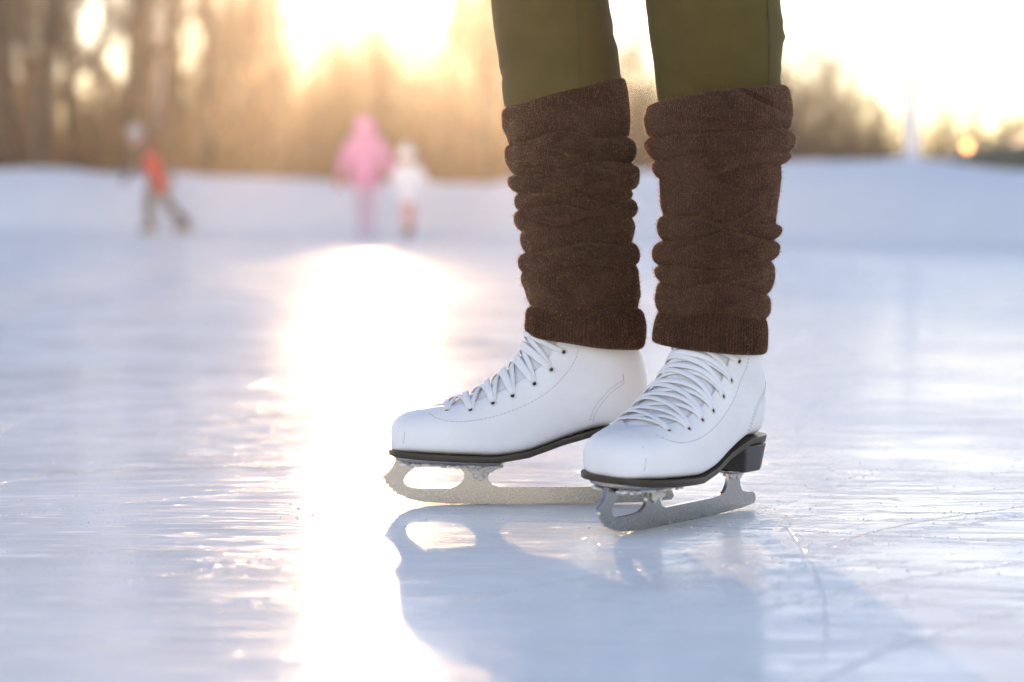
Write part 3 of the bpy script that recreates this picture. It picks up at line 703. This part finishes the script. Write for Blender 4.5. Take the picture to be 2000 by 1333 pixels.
def trousers():
    NA, NZ = 128, 150; allV, allF, allUV = [], [], []
    specs = [(2.462, [(950, -900), (945, -400), (955, -120), (959, 0), (966, 70), (976, 130), (984, 205), (1003, 320), (1040, 600)], [(1310, -900), (1215, -400), (1188, -120), (1187, 0), (1200, 70), (1211, 150), (1214, 205), (1205, 320), (1180, 600)], 5),
             (2.395, [(1225, -900), (1240, -400), (1252, -120), (1258, 0), (1266, 70), (1275, 130), (1284, 200), (1310, 320), (1335, 600)], [(1640, -900), (1560, -400), (1520, -120), (1519, 0), (1524, 70), (1522, 160), (1518, 200), (1495, 320), (1470, 600)], 8)]
    for Y, Lp, Rp, sd_ in specs:
        rl = np.random.default_rng(sd_); vv = np.linspace(-900, 600, NZ); phi = np.linspace(0, 2 * math.pi, NA, endpoint=False)
        cl = catmull(Lp, 12); cr = catmull(Rp, 12)
        lx = np.interp(vv, cl[:, 1], cl[:, 0]); rx = np.interp(vv, cr[:, 1], cr[:, 0])
        k = Y / FPX; z = CAM_H + (HORIZON - vv) * k; cx = ((lx + rx) / 2 - 1000) * k; hw = (rx - lx) / 2 * k * (1 - .12 * np.clip((vv - 215) / 60, 0, 1))
        ZZ = z[:, None]; c, s = np.cos(phi)[None], np.sin(phi)[None]
        fold = np.zeros((NZ, NA))
        for _ in range(40):                            # short slanting creases
            z0 = rl.uniform(.36, .62); p0 = rl.uniform(0, 6.28); sl = rl.uniform(-.03, .03); wv = rl.uniform(.003, .007); sp = rl.uniform(.35, .8); am = rl.uniform(-.0034, .0026)
            dp = (phi[None] - p0 + math.pi) % (2 * math.pi) - math.pi
            fold += am * np.exp(-((ZZ - z0 - sl * dp) / wv) ** 2) * np.exp(-(dp / sp) ** 2)
        r = hw[:, None] + fold
        P = np.stack([cx[:, None] + c * r, Y - .02 * (ZZ - .17) + s * r * 1.02, ZZ + 0 * r], -1) - np.array(person.location)
        n0 = len(allV); allV += [tuple(p) for row in P for p in row]
        for i in range(NZ - 1):
            for j in range(NA): allF.append((n0 + i * NA + j, n0 + (i + 1) * NA + j, n0 + (i + 1) * NA + (j + 1) % NA, n0 + i * NA + (j + 1) % NA)); allUV.append((i, j, z[i], z[i + 1]))
        if True: allF.append(tuple(n0 + j for j in range(NA))); allUV.append(None)
    # hips joining both legs, out of the frame
    n0 = len(allV); zs = np.linspace(.93, 1.12, 14)
    for z_ in zs:
        t = (z_ - .93) / .19
        for j in range(NA):
            a = 2 * math.pi * j / NA; allV.append((.165 + .185 * (1 - .12 * t) * math.cos(a) - person.location.x - .03, 2.43 + .125 * math.sin(a) - person.location.y, z_))
    for i in range(13):
        for j in range(NA): allF.append((n0 + i * NA + j, n0 + i * NA + (j + 1) % NA, n0 + (i + 1) * NA + (j + 1) % NA, n0 + (i + 1) * NA + j)); allUV.append((i, j, zs[i], zs[i + 1]))
    allF.append(tuple(n0 + j for j in range(NA))[::-1]); allUV.append(None)
    allF.append(tuple(n0 + 13 * NA + j for j in range(NA))); allUV.append(None)
    me = pymesh('trousers', allV, allF); uvl = me.uv_layers.new(name='UVMap')
    for p, q in zip(me.polygons, allUV):
        if q is None: continue
        i, j, z0, z1 = q
        for li, (a, b_) in zip(p.loop_indices, ((j, z0), (j, z1), (j + 1, z1), (j + 1, z0))): uvl.data[li].uv = (a / NA, b_)
    o = link('trousers', me, M['trouser'], person)
    # the seam down the near leg
    for Yc, pts in ((2.395, [(1481, -200), (1483, -60), (1484, 0), (1488, 60), (1490, 120), (1488, 175), (1484, 215)]), (2.462, [(1118, -200), (1120, -60), (1122, 0), (1126, 80), (1128, 160), (1126, 200)])):
        vsm, lines = [], []
        k = Yc / FPX; sp = specs[1] if Yc < 2.43 else specs[0]; cl = catmull(sp[1], 12); cr = catmull(sp[2], 12); P = []
        for u, v in catmull(pts, 6):
            l, r_ = np.interp(v, cl[:, 1], cl[:, 0]), np.interp(v, cr[:, 1], cr[:, 0]); cx, hw = ((l + r_) / 2 - 1000) * k, (r_ - l) / 2 * k
            x = (u - 1000) * k; q = max(0, 1 - ((x - cx) / hw) ** 2); z_ = CAM_H + (HORIZON - v) * k
            P.append(Vector((x, Yc - .02 * (z_ - .17) - hw * 1.02 * math.sqrt(q) - .0002, z_)) - person.location)
        mb = MB(); mb.tube(P, .0007 if Yc < 2.43 else .0004, 6); mb.build('trouser_seam', M['thread'], o)
trousers()

# ------------------------------------------------------------------ people far off
def fabric(name, c): return plain(name, c, .85, .15, 8)
def skinned(name, verts, edges, radii, m, parent, sub=2):
    me = bpy.data.meshes.new(name); me.from_pydata([tuple(v) for v in verts], edges, []); o = link(name, me, m, parent, smooth=False)
    sk = o.modifiers.new('skin', 'SKIN'); sk.use_smooth_shade = True
    for i, r in enumerate(radii):
        r = r if hasattr(r, '__len__') else (r, r); me.skin_vertices[0].data[i].radius = r
    me.skin_vertices[0].data[0].use_root = True
    ss = o.modifiers.new('sub', 'SUBSURF'); ss.levels = sub; ss.render_levels = sub
    return o

def head_parts(root, p, face, r, hat, hatm, skinm, hairm=None):
    mb = MB(); p = Vector(p); f = Vector(face).normalized(); s = Vector((0, 0, 1)).cross(f).normalized()
    mb.blob(p, r, 1, 0.03, 3, (.86, .86, 1.12)); mb.tube([p + f * r * .80 + Vector((0, 0, r * .15)), p + f * r * 1.02 - Vector((0, 0, r * .12))], [r * .1, r * .17], 6)
    for sg in (-1, 1): mb.blob(p + s * sg * r * .85, r * .2, 3, 0, 1, (.5, .8, 1.2)); mb.blob(p + f * r * .78 + s * sg * r * .32 + Vector((0, 0, r * .12)), r * .1, 2, 0, 1, mi=1)
    mb.tube([p + f * r * .8 - s * r * .2 - Vector((0, 0, r * .42)), p + f * r * .84 - Vector((0, 0, r * .45)), p + f * r * .8 + s * r * .2 - Vector((0, 0, r * .42))], r * .07, 5, mi=2)
    h = mb.build('head', [skinm, EYE_M, LIP_M], root)
    mb = MB(); vs = []
    if hat == 'hood':
        for k in range(9):
            t = k / 8; a = t * math.pi * .62
            pass
        mb.blob(p - f * r * .22 + Vector((0, 0, r * .06)), r * 1.24, 5, .05, 3, (1, 1, 1.12))
    else:
        mb.blob(p + Vector((0, 0, r * .42)) - f * r * .12, r * 1.04, 5, .05, 3, (1, 1, .95)); mb.blob(p + Vector((0, 0, r * 1.5)), r * .3, 8, .2, 2)
    mb.build('hood' if hat == 'hood' else 'knit_hat', hatm, root)

def hand(root, p, d, m):                               # a mitten-covered hand with thumb
    mb = MB(); p = Vector(p); d = Vector(d).normalized(); s = d.orthogonal().normalized()
    mb.tube([p, p + d * .05, p + d * .10, p + d * .15], [.028, .042, .040, .018], 8); mb.tube([p + d * .03 + s * .03, p + d * .07 + s * .06, p + d * .10 + s * .06], [.016, .018, .01], 6)
    mb.build('mitten', m, root)

def small_skate(root, p, d, m, bm_):                   # an ankle boot on a blade for the far figures
    p = Vector(p); d = Vector(d).normalized(); s = Vector((0, 0, 1)).cross(d); mb = MB(); up = Vector((0, 0, 1)); rings = []
    for t, h, wd, o_ in ((-.08, .10, .03, .05), (-.06, .17, .038, .05), (0, .19, .04, .05), (.05, .11, .042, .05), (.11, .085, .042, .05), (.15, .06, .025, .05)):
        rings.append([p + d * t + s * (wd * math.cos(a)) + up * (o_ + h * .5 * (1 + math.sin(a)) - .0) for a in np.linspace(0, 2 * math.pi, 10, endpoint=False)])
    mb.loft(rings); b = mb.build('skate_boot', m, root)
    mb = MB(); mb.box((0, 0, 0), (.30, .005, .022)); mb.box((.07, 0, .022), (.02, .006, .03)); mb.box((-.07, 0, .022), (.02, .006, .03)); o = mb.build('blade', bm_, b, False)
    o.location = p + up * .012 + d * .02; o.rotation_euler = (0, 0, math.atan2(d.y, d.x))

SKIN_M = plain('skin', (.52, .33, .25), .55, .08, 30); EYE_M = plain('eye_dark', (.03, .025, .02), .3); LIP_M = plain('lips', (.42, .16, .14), .5)
BLK = fabric('black_fabric', (.025, .027, .032)); RED = fabric('red_fabric', (.62, .006, .02)); GRY = fabric('grey_wool', (.42, .42, .46)); PNK = fabric('pink_fabric', (.72, .23, .48))
LIL = fabric('lilac_fabric', (.55, .42, .58)); WHT = fabric('white_fabric', (.80, .79, .83)); BRN = fabric('brown_leather', (.10, .045, .02)); ROS = fabric('rose_fabric', (.60, .30, .33)); CRM = fabric('red_mitten', (.66, .12, .10))

def far_person(name_label, loc, sc, J, rad_body, colors, hat, face, hr, skates, mitts, jacket, legsm):
    root = empty('person', loc); tag(root, name_label, 'person'); root.scale = (sc,) * 3
    # body joints: one continuous figure, clothes drawn over it
    V = ['pelvis', 'chest', 'neck', 'head', 'shL', 'elL', 'haL', 'shR', 'elR', 'haR', 'hiL', 'knL', 'anL', 'hiR', 'knR', 'anR']
    E = [(0, 1), (1, 2), (2, 3), (1, 4), (4, 5), (5, 6), (1, 7), (7, 8), (8, 9), (0, 10), (10, 11), (11, 12), (0, 13), (13, 14), (14, 15)]
    rads = [(.13, .11), (.15, .11), .055, .06, .075, .06, .04, .075, .06, .04, .10, .08, .06, .10, .08, .06]
    skinned('body', [J[k] for k in V], E, rads, legsm, root)
    b = jacket
    jv = ['pelvis', 'chest', 'neck', 'shL', 'elL', 'wrL', 'shR', 'elR', 'wrR', 'hem']
    JJ = dict(J); JJ['wrL'] = Vector(J['elL']).lerp(Vector(J['haL']), .86); JJ['wrR'] = Vector(J['elR']).lerp(Vector(J['haR']), .86); JJ['hem'] = Vector(J['pelvis']) + Vector((0, 0, -.12)) if b.get('hem') else Vector(J['pelvis']) + (Vector(J['pelvis']) - Vector(J['chest'])).normalized() * .05
    je = [(0, 1), (1, 2), (1, 3), (3, 4), (4, 5), (1, 6), (6, 7), (7, 8), (0, 9)]
    k = b['fat']; jr = [(.165 * k, .14 * k), (.18 * k, .145 * k), .075, .085 * k, .07 * k, .052, .085 * k, .07 * k, .052, (b.get('hemr', .17) * k, b.get('hemr', .17) * .85 * k)]
    if b.get('vest'): jv, je, jr = [jv[0], jv[1], jv[2], jv[3], jv[6], jv[9]], [(0, 1), (1, 2), (1, 3), (1, 4), (0, 5)], [jr[0], jr[1], jr[2], .075, .075, jr[9]]
    skinned('jacket', [JJ[q] for q in jv], je, jr, b['m'], root)
    head_parts(root, J['head'], face, hr, hat, colors['hat'], SKIN_M)
    for q in 'LR': hand(root, J['ha' + q], Vector(J['ha' + q]) - Vector(J['el' + q]), mitts)
    for q in 'LR': small_skate(root, Vector(J['an' + q]) * Vector((1, 1, 1)) - Vector((0, 0, .17)), J['toe' + q], skates, M['steel'])
    return root

p = ground(300, 459.5); V3 = Vector
far_person('skater in red vest and grey hat leaning forward, one leg pushed back', (p.x, p.y, 0), 1.0,
    dict(pelvis=V3((.05, 0, .82)), chest=V3((-.06, 0, 1.22)), neck=V3((-.17, 0, 1.38)), head=V3((-.27, 0, 1.47)), shL=V3((-.08, -.19, 1.29)), elL=V3((-.24, -.27, 1.05)), haL=V3((-.36, -.22, .86)),
         shR=V3((-.05, .19, 1.27)), elR=V3((.10, .29, 1.04)), haR=V3((.20, .30, .85)), hiL=V3((.02, -.10, .76)), knL=V3((-.06, -.10, .46)), anL=V3((-.04, -.10, .17)), hiR=V3((.07, .10, .76)), knR=V3((.20, .12, .46)), anR=V3((.44, .14, .20)),
         toeL=V3((-1, 0, 0)), toeR=V3((-.9, .3, 0))), None, dict(hat=GRY), 'beanie', (-1, -.2, 0), .115, BLK, BLK, dict(m=RED, fat=1.02, vest=1), BLK)
p = ground(714, 463)
far_person('person in a hooded pink jacket and pale lilac leggings standing on far ice', (p.x, p.y, 0), 1.0,
    dict(pelvis=V3((0, 0, .86)), chest=V3((0, 0, 1.20)), neck=V3((0, 0, 1.38)), head=V3((0, 0, 1.48)), shL=V3((-.19, 0, 1.27)), elL=V3((-.30, .02, 1.02)), haL=V3((-.34, -.02, .80)), shR=V3((.19, 0, 1.27)), elR=V3((.32, .02, 1.02)), haR=V3((.38, -.02, .80)),
         hiL=V3((-.08, 0, .80)), knL=V3((-.07, -.01, .47)), anL=V3((-.06, 0, .17)), hiR=V3((.08, 0, .80)), knR=V3((.08, -.01, .47)), anR=V3((.07, .05, .17)), toeL=V3((-.3, 1, 0)), toeR=V3((.3, 1, 0))),
    None, dict(hat=PNK), 'hood', (.1, 1, 0), .12, LIL, CRM, dict(m=PNK, fat=1.18, hem=1, hemr=.24), LIL)
p = ground(797, 464)
far_person('small child in puffy white jacket and brown boots beside the pink hooded person', (p.x, p.y, 0), .72,
    dict(pelvis=V3((0, 0, .84)), chest=V3((0, 0, 1.18)), neck=V3((-.02, 0, 1.36)), head=V3((-.03, 0, 1.48)), shL=V3((-.19, 0, 1.24)), elL=V3((-.26, -.05, 1.04)), haL=V3((-.22, -.16, .92)), shR=V3((.19, 0, 1.24)), elR=V3((.32, 0, 1.02)), haR=V3((.38, -.08, .86)),
         hiL=V3((-.06, 0, .78)), knL=V3((-.04, -.02, .47)), anL=V3((-.03, 0, .17)), hiR=V3((.07, 0, .78)), knR=V3((.06, .02, .47)), anR=V3((.05, .05, .17)), toeL=V3((-.3, -1, 0)), toeR=V3((.3, -1, 0))),
    None, dict(hat=WHT), 'beanie', (-.2, -1, 0), .15, BRN, WHT, dict(m=WHT, fat=1.22, hem=1, hemr=.2), ROS)

# ------------------------------------------------------------------ trees
def tree_meshes(seed, H, r0, spread, low, dens, twig_r=.006, lean=0.0, levels=3):
    rd = random.Random(seed); tm, cm = MB(), MB()
    def branch(p, d, ln, r, lvl):
        n = 7 if lvl == 0 else 5; pts, rr = [p], [r]; q = p.copy(); dd = d.copy()
        for i in range(n):
            dd = (dd + Vector((rd.gauss(0, .09), rd.gauss(0, .09), rd.gauss(0, .05) + (.07 if lvl else 0))) * (1 if lvl else .55)).normalized(); q = q + dd * ln / n; pts.append(q.copy()); rr.append(r * (1 - (i + 1) / n * .85))
        (tm if lvl == 0 else cm).tube(pts, rr, 9 if lvl == 0 else 4 if lvl == 1 else 3, cap=lvl == 0)
        if lvl >= levels: return
        kids = dens[lvl]
        for k in range(kids):
            t = low + (1 - low) * (k + rd.random()) / kids if lvl == 0 else .2 + .8 * (k + rd.random()) / kids
            x = min(n - 1e-3, t * n); i = int(x); pp = pts[i].lerp(pts[i + 1], x - i); az = rd.uniform(0, 2 * math.pi); up = rd.uniform(.35, 1.0)
            base = dd if lvl else Vector((0, 0, 1))
            out = (Vector((math.cos(az), math.sin(az), up * .9)) * (1 if lvl == 0 else .9) + base * (.25 if lvl == 0 else .7)).normalized()
            l2 = (spread * (1.1 - .75 * t) if lvl == 0 else ln * rd.uniform(.35, .6)); branch(pp, out, l2 * rd.uniform(.8, 1.2), max(rr[i] * (.38 if lvl == 0 else .5), twig_r), lvl + 1)
    branch(Vector((0, 0, -.3)), Vector((lean, 0, 1)).normalized(), H, r0, 0)
    return tm.mesh('trunk'), cm.mesh('crown')

def place_tree(me, loc, rz, sc, label, group, bark, twig, name='bare_tree', cat='tree'):
    root = empty(name, loc, rz); root.scale = (sc,) * 3; tag(root, label, cat, group)
    for nm, m_, mt in (('trunk', me[0], bark), ('crown', me[1], twig)):
        o = bpy.data.objects.new(nm, m_); COL.objects.link(o); o.parent = root
        if not m_.materials: m_.materials.append(mt); m_.shade_smooth()
    return root

def gz(x, y): return .42
TALL = [tree_meshes(s, 13, .20, 3.0, .10, (26, 7, 4)) for s in (1, 2, 3)]
SLIM = [tree_meshes(s, 10, .10, 2.0, .06, (22, 6, 4)) for s in (11, 12, 13)]
SHRUB = [tree_meshes(s, 3.2, .05, 1.5, .05, (22, 8, 5), .004) for s in (21, 22)]
BIRCH = tree_meshes(31, 11, .11, 1.8, .25, (20, 6, 4))
rt = random.Random(44)
# big trunks that stand out
for u, Y, mi, sc, lab in ((28, 43, 0, 1.25, 'thick dark trunked tree at the far left edge'), (96, 47, 1, 1.0, 'brown trunked tree beside the dark trunk at the far left'), (250, 44, 2, 1.3, 'thick brown bare tree standing behind the red jacketed skater'),
                          (345, 46, 0, 1.05, 'bare tree to the right of the tree behind the red jacketed skater'), (430, 52, 1, 1.0, 'bare tree halfway between the red and the pink jackets'), (485, 47, 2, 1.05, 'taller bare tree left of the pink jacket'),
                          (850, 46, 1, 1.1, 'bare tree right of the sun glow, left of the standing legs'), (925, 49, 2, 1.0, 'bare tree just left of the standing legs')):
    q = at(u, 421, Y); place_tree(TALL[mi], (q.x, Y, gz(q.x, Y)), rt.uniform(0, 6), sc, lab, None, M['dark'] if False else M['bark'], M['twig'])
for u, Y, mi, sc, lb in ((62, 42, 1, 1.1, 'dark tree second from the left edge of the far wood'), (150, 45, 2, .8, 'bare tree between the far left trunks and the tree behind the skater'), (392, 44, 0, .8, 'slim bare tree left of the middle of the far wood'), (575, 46, 1, .75, 'bare tree standing just left of the pink jacketed person'), (965, 44, 0, .7, 'bare tree closest to the left trouser leg')):
    q = at(u, 421, Y); place_tree(TALL[mi], (q.x, Y, .42), rt.uniform(0, 6), sc, lb, None, M['bark'], M['twig'])
lab = 'bare brown winter tree in the wood behind the snow bank on the left'
for k in range(44):
    u = rt.uniform(-420, 1180); Y = rt.uniform(50, 66)
    if abs(u - 720) < 110: u += 230 if u > 720 else -230
    q = at(u, 421, Y); mm = rt.choice(SLIM + TALL[:1]); place_tree(mm, (q.x, Y, gz(q.x, Y)), rt.uniform(0, 6), rt.uniform(.8, 1.1), lab, 'bare trees of the wood on the left', M['bark'], M['twig'])
for k in range(20):
    u = rt.uniform(430, 1000); Y = rt.uniform(49, 64)
    if abs(u - 720) < 120: u = 720 + (u - 720) * .9; place_tree(rt.choice(SHRUB), (at(u, 421, Y).x, Y, .42), rt.uniform(0, 6), rt.uniform(1.0, 1.3), 'tall bare thicket shrub in the glow of the sun behind the pink jacket', 'tall shrubs under the sun', M['bark'], M['scrub'], 'bare_shrub', 'shrub'); continue
    q = at(u, 421, Y); place_tree(rt.choice(SLIM), (q.x, Y, .42), rt.uniform(0, 6), rt.uniform(.85, 1.15), lab, 'bare trees of the wood on the left', M['bark'], M['twig'])
for u, Y, mi in ((672, 55, 0), (748, 58, 1), (712, 62, 2), (735, 66, 0)):  # slim trees added across the sun's path to filter its light
    q = at(u, 421, Y); place_tree(SLIM[mi], (q.x, Y, .42), mi * 2.0, .95, lab, 'bare trees of the wood on the left', M['bark'], M['twig'])
q = at(300, 421, 45); place_tree(BIRCH, (q.x, 45, .42), 0, .95, 'white barked birch rising above the red jacketed skater', None, M['birch'], M['twig'], 'birch_tree')
for u, Y, sc, lb in ((1240, 44, 1.2, 'thin bare tree seen between the two legs'), (1560, 40, 1.15, 'tall bare shrub right beside the near leg'), (1650, 42, .95, 'bare shrub second to the right of the near leg'), (1710, 43, .62, 'low bare shrub just left of the white pole'),
                     (1830, 47, .66, 'low bare shrub just right of the white pole'), (1900, 52, .75, 'bare shrub behind the snow covered car'), (1985, 54, .68, 'bare shrub at the right edge behind the car'), (1480, 45, .9, 'bare shrub hidden partly by the near leg'), (1330, 47, .8, 'bare shrub behind the near leg warmer')):
    q = at(u, 421, Y); place_tree(SHRUB[int(u) % 2], (q.x, Y, .4), rt.uniform(0, 6), sc, lb, None, M['dark'], M['scrub'], 'bare_shrub', 'shrub')

RSHRUB = [tree_meshes(s_, 3.4, .06, 1.7, .05, (17, 7, 5), .008) for s_ in (51, 52)]
for u, Y, sc in ((1225, 48, 1.0), (1540, 46, .98), (1600, 50, .92), (1665, 49, .66), (1725, 50, .52), (1830, 48, .70), (1885, 49, .74), (1940, 48, .68), (1990, 50, .74), (2045, 48, .72)):
    q = at(u, 421, Y); place_tree(RSHRUB[int(u / 5) % 2], (q.x, Y, .4), rt.uniform(0, 6), sc, 'dense twiggy bare shrub on the right behind the snow bank', 'twiggy shrubs on the right', M['dark'], M['scrub'], 'bare_shrub', 'shrub')
for u, Y, sc in ((1235, 60, .75), (1345, 66, .7), (1545, 58, .78), (1590, 63, .85), (1640, 60, .62), (1690, 66, .55), (1760, 62, .42), (1850, 70, .45), (1910, 66, .38), (1990, 70, .42), (1500, 70, .8)):
    q = at(u, 421, Y); place_tree(SLIM[int(u) % 3], (q.x, Y, .4), rt.uniform(0, 6), sc, 'small slim bare tree far behind the snow bank on the right', 'far bare trees on the right', M['bark'], M['twig'])

def thicket(name, n, span, Yr, hr, m, leafm, seed, leaves, top=lambda u: 1.0):
    rd = random.Random(seed); mb = MB()
    for k in range(n):
        u = rd.uniform(*span); Y = rd.uniform(*Yr); q = at(u, 421, Y); h = rd.uniform(*hr) * (.85 + .35 * noise.noise(Vector((u * .012, 3, 1)))) * top(u); p = Vector((q.x, Y, .3)); d = Vector((rd.gauss(0, .18), rd.gauss(0, .18), 1)).normalized()
        pts = [p]
        for i in range(4): d = (d + Vector((rd.gauss(0, .12), rd.gauss(0, .12), 0))).normalized(); pts.append(pts[-1] + d * h / 4)
        r = rd.uniform(.008, .022); mb.tube(pts, [r, r * .8, r * .6, r * .4, r * .15], 3, cap=False)
        for j in range(4):
            i = rd.randint(1, 3); e = Vector((rd.gauss(0, 1), rd.gauss(0, 1), .7)).normalized(); mb.tube([pts[i], pts[i] + e * h * .12, pts[i] + e * h * .2 + Vector((0, 0, h * .05))], [r * .5, r * .35, r * .1], 3, cap=False)
        for j in range(leaves):
            c = pts[rd.randint(1, 4)] + Vector((rd.gauss(0, .22), rd.gauss(0, .22), rd.gauss(0, .2))); a = Vector((rd.gauss(0, 1), rd.gauss(0, 1), rd.gauss(0, 1))).normalized() * rd.uniform(.03, .07); b_ = a.orthogonal().normalized() * rd.uniform(.02, .045)
            mb.add([c - a, c + b_, c + a, c - b_], [(0, 1, 2, 3)], 1)
    o = mb.build(name, [m, leafm], smooth=False); tag(o, kind='stuff'); return o
o = thicket('undergrowth', 3200, (-500, 1160), (43, 58), (1.6, 3.4), M['scrub'], M['leaf'], 5, 14, lambda u: 1 + .35 * math.exp(-((u - 720) / 160) ** 2)); tag(o, 'dense dry brown undergrowth filling the wood behind the snow bank', 'undergrowth')
o = thicket('scrub', 2200, (1180, 2300), (42, 58), (.8, 2.0), M['dark'], M['evergreen'], 6, 14, lambda u: float(np.interp(u, [1180, 1300, 1560, 1640, 1720, 1800, 1900, 2300], [1.9, 1.7, 1.75, 1.4, 1.05, .85, .95, .8]))); tag(o, 'low dull green scrub along the snow bank on the right', 'scrub')

# ------------------------------------------------------------------ lamp post and car on the right
q = at(1780, 421, 34); root = empty('pole', (q.x, 34, .42)); tag(root, 'slim pale pole standing behind the snow bank on the right', 'pole')
PALE = plain('pale_paint', (.72, .72, .76), .6, .06, 4)
mb = MB(); mb.tube([(0, 0, -.2), (0, 0, .6), (0, 0, 2.0)], [.105, .10, .095], 16); mb.build('shaft', PALE, root)
mb = MB(); mb.tube([(0, 0, 1.99), (0, 0, 2.02), (0, 0, 2.06), (0, 0, 2.09)], [.10, .11, .08, .02], 16); mb.build('cap', PALE, root)

def car():
    Y = 38.0; q = at(1858, 421, Y); root = empty('parked_car', (q.x, Y, .50), R(6)); tag(root, 'dark green snow covered car with one lit amber lamp behind the snow bank', 'car')
    paint = plain('dark_green_paint', (.012, .035, .032), .55, .1, 3); glass = plain('car_glass', (.02, .025, .03), .45, .1, 3); rub = plain('tyre_rubber', (.02, .02, .02), .8); rim = plain('wheel_alloy', (.4, .4, .42), .35, metal=.9)
    # side outline: x to the rear, z up
    low = [(0.02, .32), (0.0, .55), (.06, .72), (.25, .80), (.95, .88), (1.2, .92), (3.9, .95), (4.25, .92), (4.4, .75), (4.42, .35)]
    def shell(prof, w0, mb, zb, inset):
        rings = []
        for y, k in ((-w0, inset), (-w0 * .97, 0), (w0 * .97, 0), (w0, inset)):
            cx = sum(p[0] for p in prof) / len(prof); cz = sum(p[1] for p in prof) / len(prof); rings.append([(p[0] + (cx - p[0]) * k, y, p[1] + (cz - p[1]) * k) for p in prof])
        mb.loft(rings)
    mb = MB(); shell(low, .88, mb, 0, .03); mb.build('body', paint, root)
    mb = MB(); shell([(1.15, .90), (1.75, 1.38), (2.1, 1.43), (3.2, 1.42), (3.7, 1.33), (4.1, .93)], .74, mb, 0, .06); mb.build('cabin', paint, root)
    for s in (-1, 1):
        for pr in ([(1.35, .97), (1.85, 1.34), (2.45, 1.36), (2.45, .97)], [(2.55, .97), (2.55, 1.36), (3.2, 1.35), (3.55, 1.28), (3.75, .97)]):
            mb = MB(); ys = sorted((s * .735, s * .752)); mb.loft([[(x, y, z) for x, z in pr] for y in ys]); mb.build('window', glass, root)
    for s in (-1, 1):
        for x in (.82, 3.5):
            mb = MB(); mb.loft([[(x + r_ * math.cos(a), s * y, .31 + r_ * math.sin(a)) for a in np.linspace(0, 2 * math.pi, 28, endpoint=False)] for y, r_ in ((.66, .27), (.68, .31), (.85, .31), (.87, .28))]); wl = mb.build('wheel', rub, root)
            mb = MB(); mb.loft([[(x + r_ * math.cos(a), s * y, .31 + r_ * math.sin(a)) for a in np.linspace(0, 2 * math.pi, 20, endpoint=False)] for y, r_ in ((.86, .19), (.885, .17), (.88, .05))]); mb.build('rim', rim, wl)
    mb = MB(); rows = []
    for i in range(24):
        x = 1.78 + 1.7 * i / 23; row = []
        for j in range(13):
            y = -.66 + 1.32 * j / 12; e = min(1, 6 * min(i / 23, 1 - i / 23)) * min(1, 5 * min(j / 12, 1 - j / 12)); row.append((x, y, 1.37 + (.07 + .13 * e) * (1 + .3 * noise.noise(Vector((x * 2, y * 2, 0)))) - .02 * abs(x - 2.5)))
        rows.append(row)
    o = link('roof_snow', grid_mesh('roof_snow', np.array(rows)), M['snow'], root); so = o.modifiers.new('thickness', 'SOLIDIFY'); so.thickness = .08
    b = NB('amber_lamp'); b.set(Base__Color=(.8, .4, .15, 1), Emission__Color=(1, .42, .15, 1), Emission__Strength=3.2)
    mb = MB(); mb.blob((.06, -.62, .86), .075, 2, 0, 3, (.7, 1.2, .9)); mb.build('headlight', b.m, root)
    mb = MB(); mb.blob((.06, .62, .70), .075, 2, 0, 3, (.7, 1.2, .9)); mb.build('headlight', rub, root)
car()

# ------------------------------------------------------------------ shavings on the ice
mb = MB(); rs = random.Random(3)
tet = [(1, 1, 1), (-1, -1, 1), (-1, 1, -1), (1, -1, -1)]
def crumb(x, y, r):
    a = rs.uniform(0, 6.28); c, s = math.cos(a), math.sin(a); oc = [(1, 0, 0), (0, 1, 0), (-1, 0, 0), (0, -1, 0), (0, 0, 1), (0, 0, -.4)]
    k = [rs.uniform(.6, 1.2) for _ in range(6)]
    mb.add([(x + r * q * (vx * c - vy * s), y + r * q * (vx * s + vy * c), max(0, r * .3 + r * q * vz * .7)) for (vx, vy, vz), q in zip(oc, k)], [(0, 1, 4), (1, 2, 4), (2, 3, 4), (3, 0, 4), (1, 0, 5), (2, 1, 5), (3, 2, 5), (0, 3, 5)])
for a, m_, c, s, wd in TRACKS:
    A, B_, C_ = ground(*a), ground(*m_), ground(*c)
    if A.y > 3.4: continue
    for k in range(150):
        t = rs.random(); p = A * (1 - t) * (1 - 2 * t) + B_ * 4 * t * (1 - t) + C_ * t * (2 * t - 1)
        if noise.noise(Vector((p.x * 9, p.y * 9, 0))) < -.1: continue
        sg = rs.gauss(0, 1); crumb(p.x + sg * .006 * rs.random(), p.y + rs.gauss(0, .005), min(.0014, .0004 * rs.paretovariate(2.2)))
for k in range(5200):
    x, y = rs.uniform(-.7, .75), rs.uniform(1.4, 3.6); crumb(x, y, min(.0015, .00042 * rs.paretovariate(2.2)))
for k in range(420):
    c = rs.choice([ground(1240, 1025), ground(1330, 1015), ground(1520, 1000), ground(1590, 1105), ground(640, 1008), ground(860, 1000), ground(1600, 1180)]); crumb(c.x + rs.gauss(0, .03), c.y + rs.gauss(0, .035), min(.002, .00045 * rs.paretovariate(1.9)))
o = mb.build('ice_shavings', plain('ice_grain', (.86, .88, .9), .3, .05, 300), smooth=False); tag(o, 'scattered white ice shavings lying on the rink around the skates', 'ice shavings', kind='stuff')

# ------------------------------------------------------------------ haze
b = NB('winter_haze'); b.t.nodes.remove(b.b)
pv = b.n('ShaderNodeVolumePrincipled'); pv.inputs['Color'].default_value = (.95, .92, .9, 1); pv.inputs['Density'].default_value = .0014; pv.inputs['Anisotropy'].default_value = .895
b.t.links.new(pv.outputs[0], b.out.inputs['Volume'])
mb = MB(); mb.box((0, 25, 8.1), (90, 100, 19)); o = mb.build('haze', b.m, smooth=False); tag(o, kind='stuff')
